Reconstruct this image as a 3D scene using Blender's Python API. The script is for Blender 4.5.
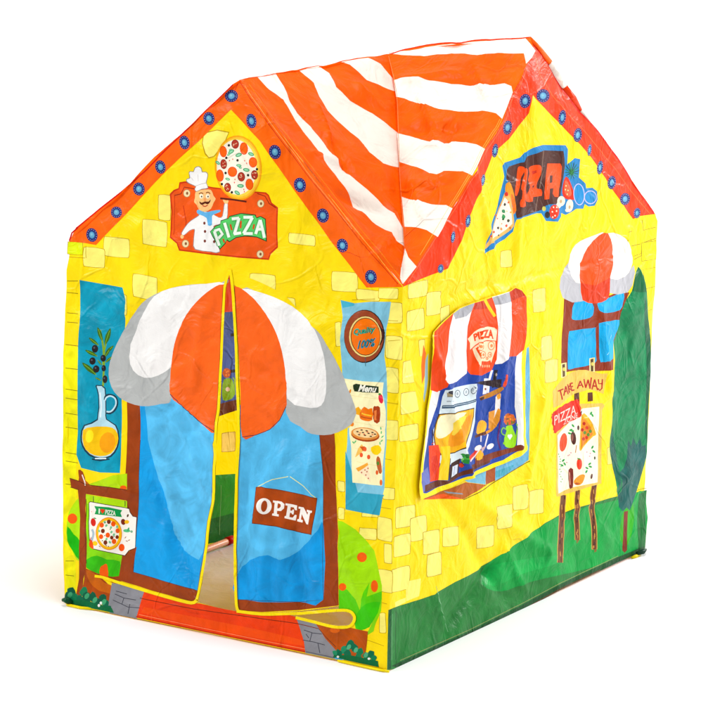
import bpy, bmesh, math, random
import numpy as np
from mathutils import Vector, Matrix, noise
from mathutils.geometry import tessellate_polygon
random.seed(7)
for o in list(bpy.data.objects): bpy.data.objects.remove(o)
SC = bpy.context.scene
COL = SC.collection

# ------------------------------------------------------------ camera
CAM = np.array([4.89484718, -6.17556601, 2.32222119]); YAW, PITCH, ROLL, F = 2.1495637, -0.2142708, 0.00972133, 4.61894995
fwd = np.array([math.cos(YAW)*math.cos(PITCH), math.sin(YAW)*math.cos(PITCH), math.sin(PITCH)])
r0 = np.array([math.sin(YAW), -math.cos(YAW), 0.0]); u0 = np.cross(r0, fwd)
RGT = math.cos(ROLL)*r0 + math.sin(ROLL)*u0; UPV = -math.sin(ROLL)*r0 + math.cos(ROLL)*u0
cd = bpy.data.cameras.new('camera'); cam = bpy.data.objects.new('camera', cd); COL.objects.link(cam)
cd.sensor_width = 36; cd.lens = F*36; cd.clip_end = 200; cd.clip_start = .1
cam.matrix_world = Matrix([[RGT[i], UPV[i], -fwd[i], CAM[i]] for i in range(3)] + [[0, 0, 0, 1]])
SC.camera = cam

# ------------------------------------------------------------ world, lamps, exposure
w = bpy.data.worlds.new('World'); SC.world = w; w.use_nodes = True
w.node_tree.nodes['Background'].inputs[0].default_value = (1, 1, 1, 1)
w.node_tree.nodes['Background'].inputs[1].default_value = 0.37
SC.view_settings.view_transform = 'Standard'; SC.view_settings.look = 'None'
SC.view_settings.exposure = 0.0; SC.view_settings.gamma = 1
def area(name, loc, target, size, power, col=(1, 1, 1)):
    l = bpy.data.lights.new(name, 'AREA'); l.shape = 'SQUARE'; l.size = size; l.energy = power; l.color = col
    o = bpy.data.objects.new(name, l); COL.objects.link(o); o.location = loc
    o.rotation_euler = (Vector(target)-Vector(loc)).to_track_quat('-Z', 'Y').to_euler()
area('softbox_key', (-4.0, -4.0, 4.2), (.5, .4, .6), .9, 310, (1, .99, .97))
area('added_back_lamp', (3.0, 5.0, 2.3), (.3, .5, .3), 1.2, 230)  # added lamp, brightens the tent inside through the rear wall
area('softbox_fill', (5.2, 0.9, 2.4), (.9, .6, .6), 1.4, 52)
area('softbox_top', (1.0, 0.4, 4.6), (.5, .6, 0), 2.2, 135)

# ------------------------------------------------------------ materials
def lin(h):
    c = [int(h[i:i+2], 16)/255 for i in (0, 2, 4)]
    return [x/12.92 if x <= .04045 else ((x+.055)/1.055)**2.4 for x in c]
GAIN = 0.86
MATS = {}
def cloth_mat(hexc, rough=.36, mott=.10, bump=1.0, trans=0.0, key=''):
    k = (hexc, rough, mott, bump, trans)
    if k in MATS: return MATS[k]
    m = bpy.data.materials.new('cloth_' + hexc + key); m.use_nodes = True
    nt = m.node_tree; N = nt.nodes; L = nt.links; N.clear()
    out = N.new('ShaderNodeOutputMaterial'); p = N.new('ShaderNodeBsdfPrincipled')
    tc = N.new('ShaderNodeTexCoord')
    c0 = lin(hexc); lu = .3*c0[0]+.6*c0[1]+.1*c0[2]; base = [max(.001, min(.9, (lu+(x-lu)*1.08)*GAIN)) for x in c0]
    # uneven ink of the printed cloth
    n1 = N.new('ShaderNodeTexNoise'); n1.inputs['Scale'].default_value = 16; n1.inputs['Detail'].default_value = 5; n1.inputs['Distortion'].default_value = 1.2
    L.new(tc.outputs['Object'], n1.inputs['Vector'])
    mr = N.new('ShaderNodeMapRange'); mr.inputs['From Min'].default_value = .3; mr.inputs['From Max'].default_value = .7
    mr.inputs['To Min'].default_value = 1-mott; mr.inputs['To Max'].default_value = 1+mott
    L.new(n1.outputs['Fac'], mr.inputs['Value'])
    vm = N.new('ShaderNodeVectorMath'); vm.operation = 'SCALE'; vm.inputs[0].default_value = base
    L.new(mr.outputs[0], vm.inputs['Scale'])
    L.new(vm.outputs[0], p.inputs['Base Color'])
    p.inputs['Roughness'].default_value = rough
    p.inputs['Specular IOR Level'].default_value = .1
    # crumple creases of thin nylon
    wn = N.new('ShaderNodeTexNoise'); wn.inputs['Scale'].default_value = 5; wn.inputs['Detail'].default_value = 2
    L.new(tc.outputs['Object'], wn.inputs['Vector'])
    mx = N.new('ShaderNodeVectorMath'); mx.operation = 'SCALE'; mx.inputs['Scale'].default_value = .16
    L.new(wn.outputs['Color'], mx.inputs[0])
    ad = N.new('ShaderNodeVectorMath'); ad.operation = 'ADD'; L.new(tc.outputs['Object'], ad.inputs[0]); L.new(mx.outputs[0], ad.inputs[1])
    v = N.new('ShaderNodeTexVoronoi'); v.feature = 'DISTANCE_TO_EDGE'; v.inputs['Scale'].default_value = 8
    L.new(ad.outputs[0], v.inputs['Vector'])
    cr = N.new('ShaderNodeMapRange'); cr.interpolation_type = 'SMOOTHSTEP'; cr.inputs['From Max'].default_value = .05; cr.inputs['To Min'].default_value = 1; cr.inputs['To Max'].default_value = 0
    L.new(v.outputs['Distance'], cr.inputs['Value'])
    v2 = N.new('ShaderNodeTexNoise'); v2.noise_type = 'RIDGED_MULTIFRACTAL'; v2.inputs['Scale'].default_value = 5.2; v2.inputs['Detail'].default_value = 4; v2.inputs['Roughness'].default_value = .55
    st = N.new('ShaderNodeMapping'); st.inputs['Scale'].default_value = (1.25, 1.25, .62); L.new(ad.outputs[0], st.inputs['Vector']); L.new(st.outputs[0], v2.inputs['Vector'])
    v3 = N.new('ShaderNodeTexNoise'); v3.noise_type = 'RIDGED_MULTIFRACTAL'; v3.inputs['Scale'].default_value = 24; v3.inputs['Detail'].default_value = 3; v3.inputs['Distortion'].default_value = .6; L.new(st.outputs[0], v3.inputs['Vector'])
    n2 = N.new('ShaderNodeTexNoise'); n2.inputs['Scale'].default_value = 11; n2.inputs['Detail'].default_value = 6; n2.inputs['Distortion'].default_value = 1.5
    L.new(tc.outputs['Object'], n2.inputs['Vector'])
    def mul(a, f):
        q = N.new('ShaderNodeMath'); q.operation = 'MULTIPLY'; L.new(a, q.inputs[0]); q.inputs[1].default_value = f; return q.outputs[0]
    def add(a, b):
        q = N.new('ShaderNodeMath'); q.operation = 'ADD'; L.new(a, q.inputs[0]); L.new(b, q.inputs[1]); return q.outputs[0]
    # mask so that creases come and go
    mk = N.new('ShaderNodeTexNoise'); mk.inputs['Scale'].default_value = 4.3; L.new(tc.outputs['Object'], mk.inputs['Vector'])
    mm = N.new('ShaderNodeMapRange'); mm.inputs['From Min'].default_value = .42; mm.inputs['From Max'].default_value = .62; L.new(mk.outputs['Fac'], mm.inputs['Value'])
    cm = N.new('ShaderNodeMath'); cm.operation = 'MULTIPLY'; L.new(cr.outputs[0], cm.inputs[0]); L.new(mm.outputs[0], cm.inputs[1])
    h = add(add(add(mul(cm.outputs[0], .09), mul(v2.outputs['Fac'], 1.15)), mul(v3.outputs['Fac'], .085)), mul(n2.outputs['Fac'], .42))
    b = N.new('ShaderNodeBump'); b.inputs['Strength'].default_value = 1.0*bump; b.inputs['Distance'].default_value = .0185
    L.new(h, b.inputs['Height']); L.new(b.outputs[0], p.inputs['Normal'])
    if trans:
        t = N.new('ShaderNodeBsdfTranslucent'); L.new(vm.outputs[0], t.inputs['Color'])
        ms = N.new('ShaderNodeMixShader'); ms.inputs[0].default_value = trans
        L.new(p.outputs[0], ms.inputs[1]); L.new(t.outputs[0], ms.inputs[2]); L.new(ms.outputs[0], out.inputs[0])
    else: L.new(p.outputs[0], out.inputs[0])
    MATS[k] = m; return m
C = dict(yel='FFE000', yel2='FFF284', brickline='BE9A22', lime='E4EE30', limeg='A5DF28', grn='4FCB2E', ora='FF6E30', ora2='FC6A20', red='FA4420', wht='FBF3EA',
         white='F8F6F4', grey='B9BBBA', dgrey='8E9092', teal='1F97B4', blue='2FA4E4', lblue='74C4EC', pblue='86C3DA', pblue2='4FB0CC', brn='97421F', brn2='B8601F', dbrn='5C2A20',
         dkgrn='2F7B3C', hemg='23602F', bgrn='0C9C48', tree='10804F', tree2='1C5A55', navy='26469C', nvy2='1E3272', black='231F20', cream='FFF6D8', skin='FFC98A', yb='FFE60A',
         sky='1FA8E0', ring='3B3F8C', stud='7FC4E6', gold='F7A81E', meat='A03026', olive='2C2420', herb='5CB878', tan='EBCB6A', wood='A0672A', dwood='5A2E1C', pole='E9A890', beige='CBBE98')
def M(c, **k):
    return cloth_mat(C.get(c, c), **k)

# ------------------------------------------------------------ curved cloth surfaces; px() reads a point of the photograph, all art lives on the cloth
def ray(px, py):
    d = fwd + RGT*((px-360)/(F*720)) - UPV*((py-360)/(F*720)); return d/np.linalg.norm(d)
def hitz(px, py, z=0.0):
    d = ray(px, py); return CAM + d*((z-CAM[2])/d[2])
def hitplane(px, py, O, N):
    d = ray(px, py); return CAM + d*(np.dot(O-CAM, N)/np.dot(d, N))
def nearest(px, py, P):
    d = ray(px, py); return CAM + d*np.dot(np.array(P)-CAM, d)
def catmull(pts, n=4):
    out = []; L = len(pts)
    for i in range(L):
        p0, p1, p2, p3 = [np.array(pts[(i+k) % L], float) for k in (-1, 0, 1, 2)]
        for t in np.linspace(0, 1, n, endpoint=False):
            out.append(tuple(.5*((2*p1) + (-p0+p2)*t + (2*p0-5*p1+4*p2-p3)*t*t + (-p0+3*p1-3*p2+p3)*t**3)))
    return out

class Surf:
    H = 0.012
    def __init__(s, O, A, B, N, ext, amp=.004, seed=0, pins=(), folds=(), scale=4.0, sag=None):
        s.O, s.A, s.B, s.N = O, A, B, N; s.a0, s.b0 = ext[0], ext[1]
        na = int((ext[2]-ext[0])/s.H)+3; nb = int((ext[3]-ext[1])/s.H)+3
        s.na, s.nb = na, nb; s.stack = []; s.D = np.zeros((na, nb))
        s.folds = []
        a = s.a0 + np.arange(na)*s.H; b = s.b0 + np.arange(nb)*s.H
        AA, BB = np.meshgrid(a, b, indexing='ij')
        D = np.zeros((na, nb))
        for i in range(na):
            for j in range(nb):
                q = Vector((a[i]*scale, b[j]*scale, seed*7.3))
                D[i, j] = noise.fractal(q, 0.9, 2.1, 4)
        D *= amp
        for f in folds:                       # (px0, px1, width m, amp m)
            p0 = np.array(s.flat(*f[0])); p1 = np.array(s.flat(*f[1])); v = p1-p0; L2 = v@v
            t = ((AA-p0[0])*v[0] + (BB-p0[1])*v[1])/L2
            dd = np.abs((AA-p0[0])*v[1] - (BB-p0[1])*v[0])/math.sqrt(L2)
            env = np.clip(np.minimum(t, 1-t)*5+.2, 0, 1); env = env*env*(3-2*env)
            D += 2.0*f[3]*env/(1+(dd/f[2])**2)**1.5
        for pa in pins:                        # straight lines along which the cloth is held
            p0 = np.array(s.flat(*pa[0])); p1 = np.array(s.flat(*pa[1])); v = p1-p0
            dd = np.abs((AA-p0[0])*v[1] - (BB-p0[1])*v[0])/np.linalg.norm(v)
            D *= 1-np.exp(-(dd/.035)**2)
        if sag is not None: D += sag(s, AA, BB)
        s.D = D
        s.Ga, s.Gb = np.gradient(D, s.H)
    def flat(s, px, py):
        P = hitplane(px, py, s.O, s.N) - s.O; return P@s.A, P@s.B
    def lattice(s, a, b):
        fa = np.clip((a-s.a0)/s.H, 0, s.na-1.001); fb = np.clip((b-s.b0)/s.H, 0, s.nb-1.001)
        i = np.floor(fa+1e-9).astype(int); j = np.floor(fb+1e-9).astype(int); return i, j, fa-i, fb-j
    def disp(s, a, b):
        i, j, x, y = s.lattice(np.asarray(a), np.asarray(b)); D = s.D
        d00, d10, d01, d11 = D[i, j], D[i+1, j], D[i, j+1], D[i+1, j+1]
        return np.where(x >= y, d00 + (d10-d00)*x + (d11-d10)*y, d00 + (d11-d01)*x + (d01-d00)*y)
    def grad(s, a, b):
        i, j, x, y = s.lattice(a, b)
        g = []
        for G in (s.Ga, s.Gb): g.append(G[i, j]*(1-x)*(1-y)+G[i+1, j]*x*(1-y)+G[i, j+1]*(1-x)*y+G[i+1, j+1]*x*y)
        return g
    def px(s, x, y):
        a, b = s.flat(x, y)
        for _ in range(4):
            d = float(s.disp(a, b)); P = hitplane(x, y, s.O+s.N*d, s.N)-s.O; a, b = P@s.A, P@s.B
        return a, b
    def p3(s, x, y, off=0):
        a, b = s.px(x, y); return s.O + s.A*a + s.B*b + s.N*(float(s.disp(a, b))+off)
    def cut(s, tris2d):                        # list of ((a,b)*3) -> verts, faces conforming to the lattice
        bm = bmesh.new(); cache = {}
        for t in tris2d:
            vs = []
            for p in t:
                k = (round(p[0], 7), round(p[1], 7))
                if k not in cache: cache[k] = bm.verts.new((p[0], p[1], 0))
                vs.append(cache[k])
            if len(set(vs)) == 3:
                try: bm.faces.new(vs)
                except ValueError: pass
        xs = [v.co.x for v in bm.verts]; ys = [v.co.y for v in bm.verts]
        if xs:
            h = s.H
            def lines(lo, hi, off, no, q):
                k = math.floor(lo/q)+1
                while k*q < hi:
                    c = k*q
                    bmesh.ops.bisect_plane(bm, geom=bm.verts[:]+bm.edges[:]+bm.faces[:], dist=1e-7, plane_co=(off[0]+no[0]*c, off[1]+no[1]*c, 0), plane_no=(no[0], no[1], 0)); k += 1
            lines(min(xs)-s.a0, max(xs)-s.a0, (s.a0, s.b0), (1, 0), h)
            lines(min(ys)-s.b0, max(ys)-s.b0, (s.a0, s.b0), (0, 1), h)
            r2 = math.sqrt(.5); dv = [((v.co.x-s.a0)-(v.co.y-s.b0))*r2 for v in bm.verts]
            lines(min(dv), max(dv), (s.a0, s.b0), (r2, -r2), h*r2)
        bm.verts.index_update()
        V = [(v.co.x, v.co.y) for v in bm.verts]; Fc = [[v.index for v in f.verts] for f in bm.faces]; bm.free()
        return V, Fc

TEXTC = {}
def text_tris(txt, bold=.0, shear=0.0):
    k = (txt, bold, shear)
    if k in TEXTC: return TEXTC[k]
    cu = bpy.data.curves.new('t', 'FONT'); cu.body = txt; cu.size = 1; cu.offset = bold; cu.shear = shear; cu.resolution_u = 3; cu.fill_mode = 'BOTH'
    o = bpy.data.objects.new('t', cu); COL.objects.link(o); bpy.context.view_layer.update()
    me = o.evaluated_get(bpy.context.evaluated_depsgraph_get()).to_mesh()
    vs = [v.co.copy() for v in me.vertices]; me.calc_loop_triangles()
    x0, x1 = min(v.x for v in vs), max(v.x for v in vs); y0, y1 = min(v.y for v in vs), max(v.y for v in vs)
    tr = [[((vs[i].x-x0)/(x1-x0), (vs[i].y-y0)/(y1-y0)) for i in t.vertices] for t in me.loop_triangles]
    bpy.data.objects.remove(o); bpy.data.curves.remove(cu); TEXTC[k] = tr; return tr

class Art:
    """one mesh of cloth or print lying on a surface; shapes added later lie over the earlier ones"""
    def __init__(s, name, surf, parent, view=None, off=0.0, step=1.2e-5, back=False):
        s.name, s.s, s.parent, s.off, s.step, s.back = name, surf, parent, off, step, back
        s.V, s.Nn, s.F, s.mi, s.mats = [], [], [], [], []; s.view(view)
    def view(s, v): s.v = v or (0, 0, 1); return s
    def P(s, pts): x, y, k = s.v; return [(x+p[0]/k, y+p[1]/k) for p in pts]
    def _add(s, tris, mat):
        V, Fc = s.s.cut(tris)
        if not V: return
        a = np.array([v[0] for v in V]); b = np.array([v[1] for v in V])
        bb = (a.min(), b.min(), a.max(), b.max())          # lie just above whatever is printed here already
        lay = max([t[4] for t in s.s.stack if t[0] < bb[2] and t[2] > bb[0] and t[1] < bb[3] and t[3] > bb[1]] + [0.0]) + s.step
        s.s.stack.append(bb + (lay,)); off = lay + s.off
        d = s.s.disp(a, b) + off; ga, gb = s.s.grad(a, b)
        X = s.s.O + np.outer(a, s.s.A) + np.outer(b, s.s.B) + np.outer(d, s.s.N)
        n = s.s.N - np.outer(ga, s.s.A) - np.outer(gb, s.s.B); n /= np.linalg.norm(n, axis=1)[:, None]
        k = len(s.V); s.V += X.tolist(); s.Nn += n.tolist()
        if mat not in s.mats: s.mats.append(mat)
        m = s.mats.index(mat)
        hand = np.dot(np.cross(s.s.A, s.s.B), s.s.N)
        for f in Fc:
            x = [V[i] for i in f]; ar = sum(x[i][0]*x[(i+1) % len(x)][1]-x[(i+1) % len(x)][0]*x[i][1] for i in range(len(x)))
            if abs(ar) < 1e-12: continue
            g = [k+i for i in f]
            if ar*hand < 0: g.reverse()
            s.F.append(g); s.mi.append(m)
    def loops_ab(s, loops):
        pts = [p for l in loops for p in l]
        t = tessellate_polygon([[Vector((p[0], p[1], 0)) for p in l] for l in loops])
        return [[pts[i] for i in q] for q in t]
    def poly(s, pts, c, smooth=0, holes=(), raw=False, **k):
        L = []
        for l in [pts]+list(holes):
            l = l if raw else s.P(l)
            if smooth: l = catmull(l, smooth)
            L.append([s.s.px(*p) for p in l])
        s._add(s.loops_ab(L), M(c, **k)); return s
    def ell(s, x, y, rx, ry, c, rot=0, n=14, raw=False, wob=0):
        cr, sr = math.cos(math.radians(rot)), math.sin(math.radians(rot)); pts = []
        for i in range(n):
            t = 2*math.pi*i/n; q = 1+random.uniform(-wob, wob); u, v = rx*q*math.cos(t), ry*q*math.sin(t)
            pts.append((x+u*cr-v*sr, y+u*sr+v*cr))
        return s.poly(pts, c, raw=raw)
    def line(s, pts, wd, c, smooth=0, wd2=None, **k):
        """wd in photo pixels"""
        p = s.P(pts)
        if smooth:
            n = len(p); q = []
            for i in range(n-1):
                a0, a1, a2, a3 = [np.array(p[max(0, min(n-1, i+j))], float) for j in (-1, 0, 1, 2)]
                for t in np.linspace(0, 1, smooth, endpoint=False):
                    q.append(tuple(.5*((2*a1)+(-a0+a2)*t+(2*a0-5*a1+4*a2-a3)*t*t+(-a0+3*a1-3*a2+a3)*t**3)))
            q.append(p[-1]); p = q
        p = [np.array(x, float) for x in p]; n = len(p); Lf, Rt = [], []
        for i in range(n):
            d = p[min(n-1, i+1)]-p[max(0, i-1)]; d = d/(np.linalg.norm(d)+1e-9); nn = np.array((-d[1], d[0]))
            h = (wd + ((wd2 if wd2 is not None else wd)-wd)*i/max(1, n-1))/2
            Lf.append(tuple(p[i]+nn*h)); Rt.append(tuple(p[i]-nn*h))
        tr = []
        for i in range(n-1):
            a, b, c2, d2 = [s.s.px(*q) for q in (Lf[i], Lf[i+1], Rt[i+1], Rt[i])]
            tr += [[a, b, c2], [a, c2, d2]]
        s._add(tr, M(c, **k)); return s
    def text(s, txt, quad, c, arch=0, bold=0, shear=0):
        bl, br, tr, tl = [np.array(p, float) for p in s.P(quad)]
        out = []
        for t in text_tris(txt, bold, shear):
            q = []
            for x, y in t:
                p = (bl*(1-x)+br*x)*(1-y)+(tl*(1-x)+tr*x)*y; p = p - np.array((0, arch*(1-(2*x-1)**2)))
                q.append(s.s.px(*p))
            out.append(q)
        s._add(out, M(c)); return s
    def brick(s, x0, y0, x1, y1, sk=0, c='yel2'):
        """sk: how much the right side drops"""
        j = lambda a: random.uniform(-a, a)*s.v[2]*.5
        r = .13
        w_, h_ = x1-x0, y1-y0
        pts = []
        for (fx, fy) in ((r, 0), (1-r, 0), (1, r), (1, 1-r), (1-r, 1), (r, 1), (0, 1-r), (0, r)):
            pts.append((x0+w_*fx+j(1), y0+h_*fy+sk*(fx-.5)+j(1)))
        cx, cy = (x0+x1)/2, (y0+y1)/2; g = .5*s.v[2]
        big = [(p[0]+g*np.sign(p[0]-cx), p[1]+g*np.sign(p[1]-cy-sk*((p[0]-x0)/w_-.5))) for p in pts]
        s.poly(big, 'brickline', smooth=2, mott=.3); s.poly(pts, c, smooth=2, mott=.1)
        return s
    def done(s, parent=None):
        me = bpy.data.meshes.new(s.name); V = s.V
        me.from_pydata(V, [], s.F)
        for m in s.mats: me.materials.append(m)
        me.polygons.foreach_set('material_index', s.mi); me.polygons.foreach_set('use_smooth', [True]*len(s.F))
        me.update(); me.normals_split_custom_set_from_vertices(s.Nn)
        o = bpy.data.objects.new(s.name, me); COL.objects.link(o)
        adopt(o, parent or s.parent); return o
def adopt(o, p):
    o.parent = p
    if p is not None:
        Mx = Matrix.Identity(4)
        if p.type == 'EMPTY': Mx = Matrix.Translation(p.location)
        o.matrix_parent_inverse = Mx.inverted()

# ------------------------------------------------------------ skeleton of the tent (metres)
BL = hitz(65, 603.5); BN = hitz(387, 670.5); BR = hitz(644.5, 550.5)
TN = nearest(403, 286, (0.95-.049, .104, .875))
nF = np.cross(BN-BL, TN-BN); nF /= np.linalg.norm(nF)
if nF@(CAM-BN) < 0: nF = -nF
nS = np.cross(BR-BN, TN-BN); nS /= np.linalg.norm(nS)
if nS@(CAM-BN) < 0: nS = -nS
TL = hitplane(69, 241, BN, nF); PF = hitplane(239, 80, BN, nF)
TR = hitplane(656, 215, BN, nS); PS = hitplane(530, 38, BN, nS)
CC = nearest(388, 54, (0.42, .71, 1.33))
TB = TL + TR - TN; BB_ = BL + BR - BN; PL = PS + TL - TN; PR = PF + TR - TN - np.array((0, 0, .04))
root = bpy.data.objects.new('play_tent', None); COL.objects.link(root); root.location = tuple((BL+BR)/2); root.empty_display_size = .3
root['label'] = 'yellow fabric play tent printed as a pizza shop, with orange and white striped roof'; root['category'] = 'play tent'
def frame(O, X, N):
    A = X/np.linalg.norm(X); B = np.cross(N, A); B /= np.linalg.norm(B)
    if B[2] < 0: B = -B
    return A, B

# ------------------------------------------------------------ ground: white studio sweep
def simple_mesh(name, V, Fc, mat, parent=None, smooth=False):
    me = bpy.data.meshes.new(name); me.from_pydata([tuple(v) for v in V], [], Fc); me.materials.append(mat); me.update()
    if smooth: me.polygons.foreach_set('use_smooth', [True]*len(me.polygons))
    o = bpy.data.objects.new(name, me); COL.objects.link(o); adopt(o, parent); return o
gm = bpy.data.materials.new('white_studio_paper'); gm.use_nodes = True
gp = gm.node_tree.nodes['Principled BSDF']; gp.inputs['Roughness'].default_value = .75; gp.inputs['Specular IOR Level'].default_value = .2
gn = gm.node_tree.nodes.new('ShaderNodeTexNoise'); gn.inputs['Scale'].default_value = 3
gr = gm.node_tree.nodes.new('ShaderNodeMapRange'); gr.inputs['To Min'].default_value = .90; gr.inputs['To Max'].default_value = .93
gm.node_tree.links.new(gn.outputs['Fac'], gr.inputs['Value']); gm.node_tree.links.new(gr.outputs[0], gp.inputs['Base Color'])
hd = Vector((fwd[0], fwd[1], 0)).normalized(); sd = Vector((hd.y, -hd.x, 0)); ctr = Vector((.45, .6, 0)); prof = [(-14, 0), (-6, 0), (0, 0), (3.2, 0)]
prof += [(3.2+1.6*math.sin(t*math.pi/2/14), 1.6-1.6*math.cos(t*math.pi/2/14)) for t in range(1, 15)] + [(4.8, 7.0)]
GV = [tuple(ctr + hd*p + sd*q + Vector((0, 0, z-.004))) for p, z in prof for q in (-9, 9)]
g = simple_mesh('ground', GV, [(2*i, 2*i+1, 2*i+3, 2*i+2) for i in range(len(prof)-1)], gm, None, True)
g['kind'] = 'structure'

#@@ART
# ------------------------------------------------------------ surfaces
AF, BF = frame(BN, BN-BL, nF); AS, BS = frame(BN, BR-BN, nS)
Wd = np.linalg.norm(BN-BL); Dd = np.linalg.norm(BR-BN)
def slit_sag(s, A_, B_):
    a, b = s.flat(226, 440); a2, b2 = s.flat(226, 590); atop, btop = s.flat(230, 275)
    w_ = np.clip((btop-B_)/(btop-b2), 0, 1)
    d = np.abs(A_-a); out = .016*np.exp(-(d/.10)**2)*w_**.8
    fade = np.clip((B_-.03)/.06, 0, 1)
    return out*fade*fade*(3-2*fade)
front = Surf(BN, AF, BF, nF, (-Wd-.06, -.05, .06, 1.45), amp=.010, seed=1, scale=3.6, sag=slit_sag,
  pins=[((403, 286), (387, 670)), ((65, 603), (387, 670))],
  folds=[((120, 330), (240, 470), .010, .004), ((150, 470), (200, 600), .016, -.007), ((270, 520), (262, 612), .012, .006), ((290, 500), (305, 612), .013, -.006),
         ((180, 420), (215, 500), .010, .004), ((250, 300), (330, 330), .010, .003), ((255, 360), (330, 420), .012, -.004), ((140, 480), (215, 484), .007, .003), ((300, 150), (380, 270), .02, .006),
         ((196, 180), (214, 265), .008, .003), ((90, 285), (150, 330), .009, .003), ((330, 530), (385, 640), .014, .004), ((345, 380), (392, 440), .012, .004), ((290, 440), (240, 560), .018, .006), ((175, 410), (165, 585), .014, .004), ((205, 300), (190, 400), .012, .004), ((310, 440), (316, 600), .012, .004), ((250, 450), (247, 606), .009, -.005), ((283, 540), (280, 610), .007, .004), ((150, 300), (200, 330), .010, .003), ((80, 300), (95, 470), .014, .003), ((360, 300), (372, 500), .014, .004)])
side = Surf(BN, AS, BS, nS, (-.05, -.05, Dd+.06, 1.55), amp=.010, seed=2, scale=3.2,
  pins=[((403, 286), (387, 670)), ((387, 670), (644, 550))],
  folds=[((433, 590), (452, 640), .006, .004), ((500, 560), (440, 640), .02, -.008), ((500, 540), (530, 600), .012, .005), ((560, 520), (640, 470), .015, .004), ((420, 300), (640, 250), .012, -.004),
         ((470, 160), (500, 280), .012, .005), ((525, 140), (515, 280), .010, .004), ((545, 380), (520, 520), .02, .006), ((600, 300), (612, 400), .012, .005), ((470, 500), (560, 560), .02, .006), ((430, 480), (520, 620), .02, -.006)])
def mkN(P0, P1, P2, ref):
    n = np.cross(P1-P0, P2-P0); n /= np.linalg.norm(n); return n if n@(np.array(ref)) > 0 else -n
def roofsurf(P0, P1, P2, amp, seed, **k):
    n = mkN(P0, P1, P2, (0, 0, 1)); A, B = frame(P0, P1-P0, n)
    pts = [((p-P0)@A, (p-P0)@B) for p in (P0, P1, P2)]; xs = [p[0] for p in pts]; ys = [p[1] for p in pts]
    return Surf(P0, A, B, n, (min(xs)-.08, min(ys)-.08, max(xs)+.08, max(ys)+.08), amp=amp, seed=seed, **k)
roofA = roofsurf(TN, PF, CC, .014, 3, scale=4.5, pins=[((239, 80), (403, 286)), ((388, 54), (403, 286))], folds=[((330, 140), (350, 175), .012, -.008), ((300, 150), (345, 165), .01, .006), ((350, 80), (395, 120), .014, .008), ((340, 250), (400, 260), .012, .006), ((360, 270), (402, 225), .012, .008),
   ((250, 90), (400, 278), .006, .005), ((330, 190), (395, 215), .02, -.01), ((315, 100), (330, 150), .012, .008)])
roofB = roofsurf(TN, PS, CC, .014, 4, scale=4.5, pins=[((530, 38), (403, 286)), ((388, 54), (403, 286))], folds=[((390, 80), (470, 75), .012, .007), ((400, 130), (500, 125), .015, -.008), ((400, 190), (470, 175), .012, .006), ((470, 60), (495, 110), .012, .007), ((420, 90), (440, 150), .012, .006),
   ((430, 230), (410, 180), .01, .006), ((455, 110), (430, 200), .015, -.007)])

# ------------------------------------------------------------ front wall
door_l = [(230, 270), (200, 283), (170, 289), (150, 300), (128, 328), (112, 362), (110, 380), (118, 396), (126, 402), (127, 440), (126, 500), (137, 535), (126, 562), (108, 570), (95, 576)]
slit_l = [(230, 271), (226, 290), (224.8, 312), (223, 347), (222, 372), (220.3, 410), (218.3, 424), (217.3, 440), (215.8, 477), (215.3, 499), (210.8, 522), (208, 548), (203, 580), (198.5, 602)]
slit_r = [(236.5, 611.5), (235, 600), (233.8, 545), (235.5, 475), (237.5, 440), (237.2, 410), (236, 385), (235, 347), (233, 312), (231.4, 285)]
hole_b = [(300, 617.3), (318.7, 614.6), (343.7, 613.7), (352, 616), (353, 620.4), (347, 625.6), (333, 625), (314.6, 620.4)]
flapL = [(229.9, 270)] + [(x-.2, y) for x, y in slit_l[1:]] + [(190, 603), (150, 593), (120, 584), (95, 577)] + door_l[::-1][1:-1]
door_r = [(232, 271), (262, 283), (284, 294), (305, 318), (325, 345), (340, 375), (356, 412), (350, 427), (335, 434), (336, 480), (338, 547), (339, 606)]
flapR = [(230.1, 270)] + door_r + [(300, 611), (262, 613), (237, 611.5)] + slit_r[1:]
wall_out = [(65, 603.5), (63.3, 560), (63, 500), (62.7, 440), (64, 340), (66.5, 270), (68.5, 241), (76, 227), (114, 198), (147, 168), (189, 128), (233, 83.5), (239, 80), (244, 79), (256, 96.7), (291, 143.9), (325, 188), (355.5, 227), (380, 256), (403, 286), (387, 670.5)]
# whole door cut-out: both flaps and what is open between and below them
cut = flapL[:]  # left flap is joined to the cut-out through the slit
cutout = door_l[::-1] + [(232, 271)] + door_r[1:] + [(352, 610.5), (356, 616), (352, 625), (333, 626), (314.6, 620.8), (300, 617.5), (262, 615), (237, 612), (198.5, 602.5), (190, 604), (150, 594), (120, 585), (94.5, 578)]
fw = Art('front_wall', front, root); pull = lambda L, c, k, m: [(x+(c[0]-x)/math.hypot(c[0]-x, c[1]-y)*k, y+(c[1]-y)/math.hypot(c[0]-x, c[1]-y)*k) if m(x, y) else (x, y) for x, y in L]
fw.poly(pull(wall_out, (236, 215), 4, lambda x, y: y < 260), 'yel', holes=[cutout], mott=.06)
F1, F2, F5, F6, FB1, FB2, CH, QM, DS, DS2, JG, PP, BRv = (50, 60, 3.6), (200, 30, 3.6), (50, 240, 3.6), (220, 240, 3.6), (50, 440, 3.6), (200, 480, 3.6), (160, 120, 5.143), (330, 290, 3.13), (180, 260, 4), (160, 440, 4), (60, 300, 4), (60, 470, 5.143), (250, 560, 4.8)
a = fw.view(F1)
a.brick(335, 580, 421, 668, 12); a.brick(195, 640, 283, 708, 12); a.brick(121, 678, 196, 745, 8); a.brick(390, 488, 434, 575, 4)
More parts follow.
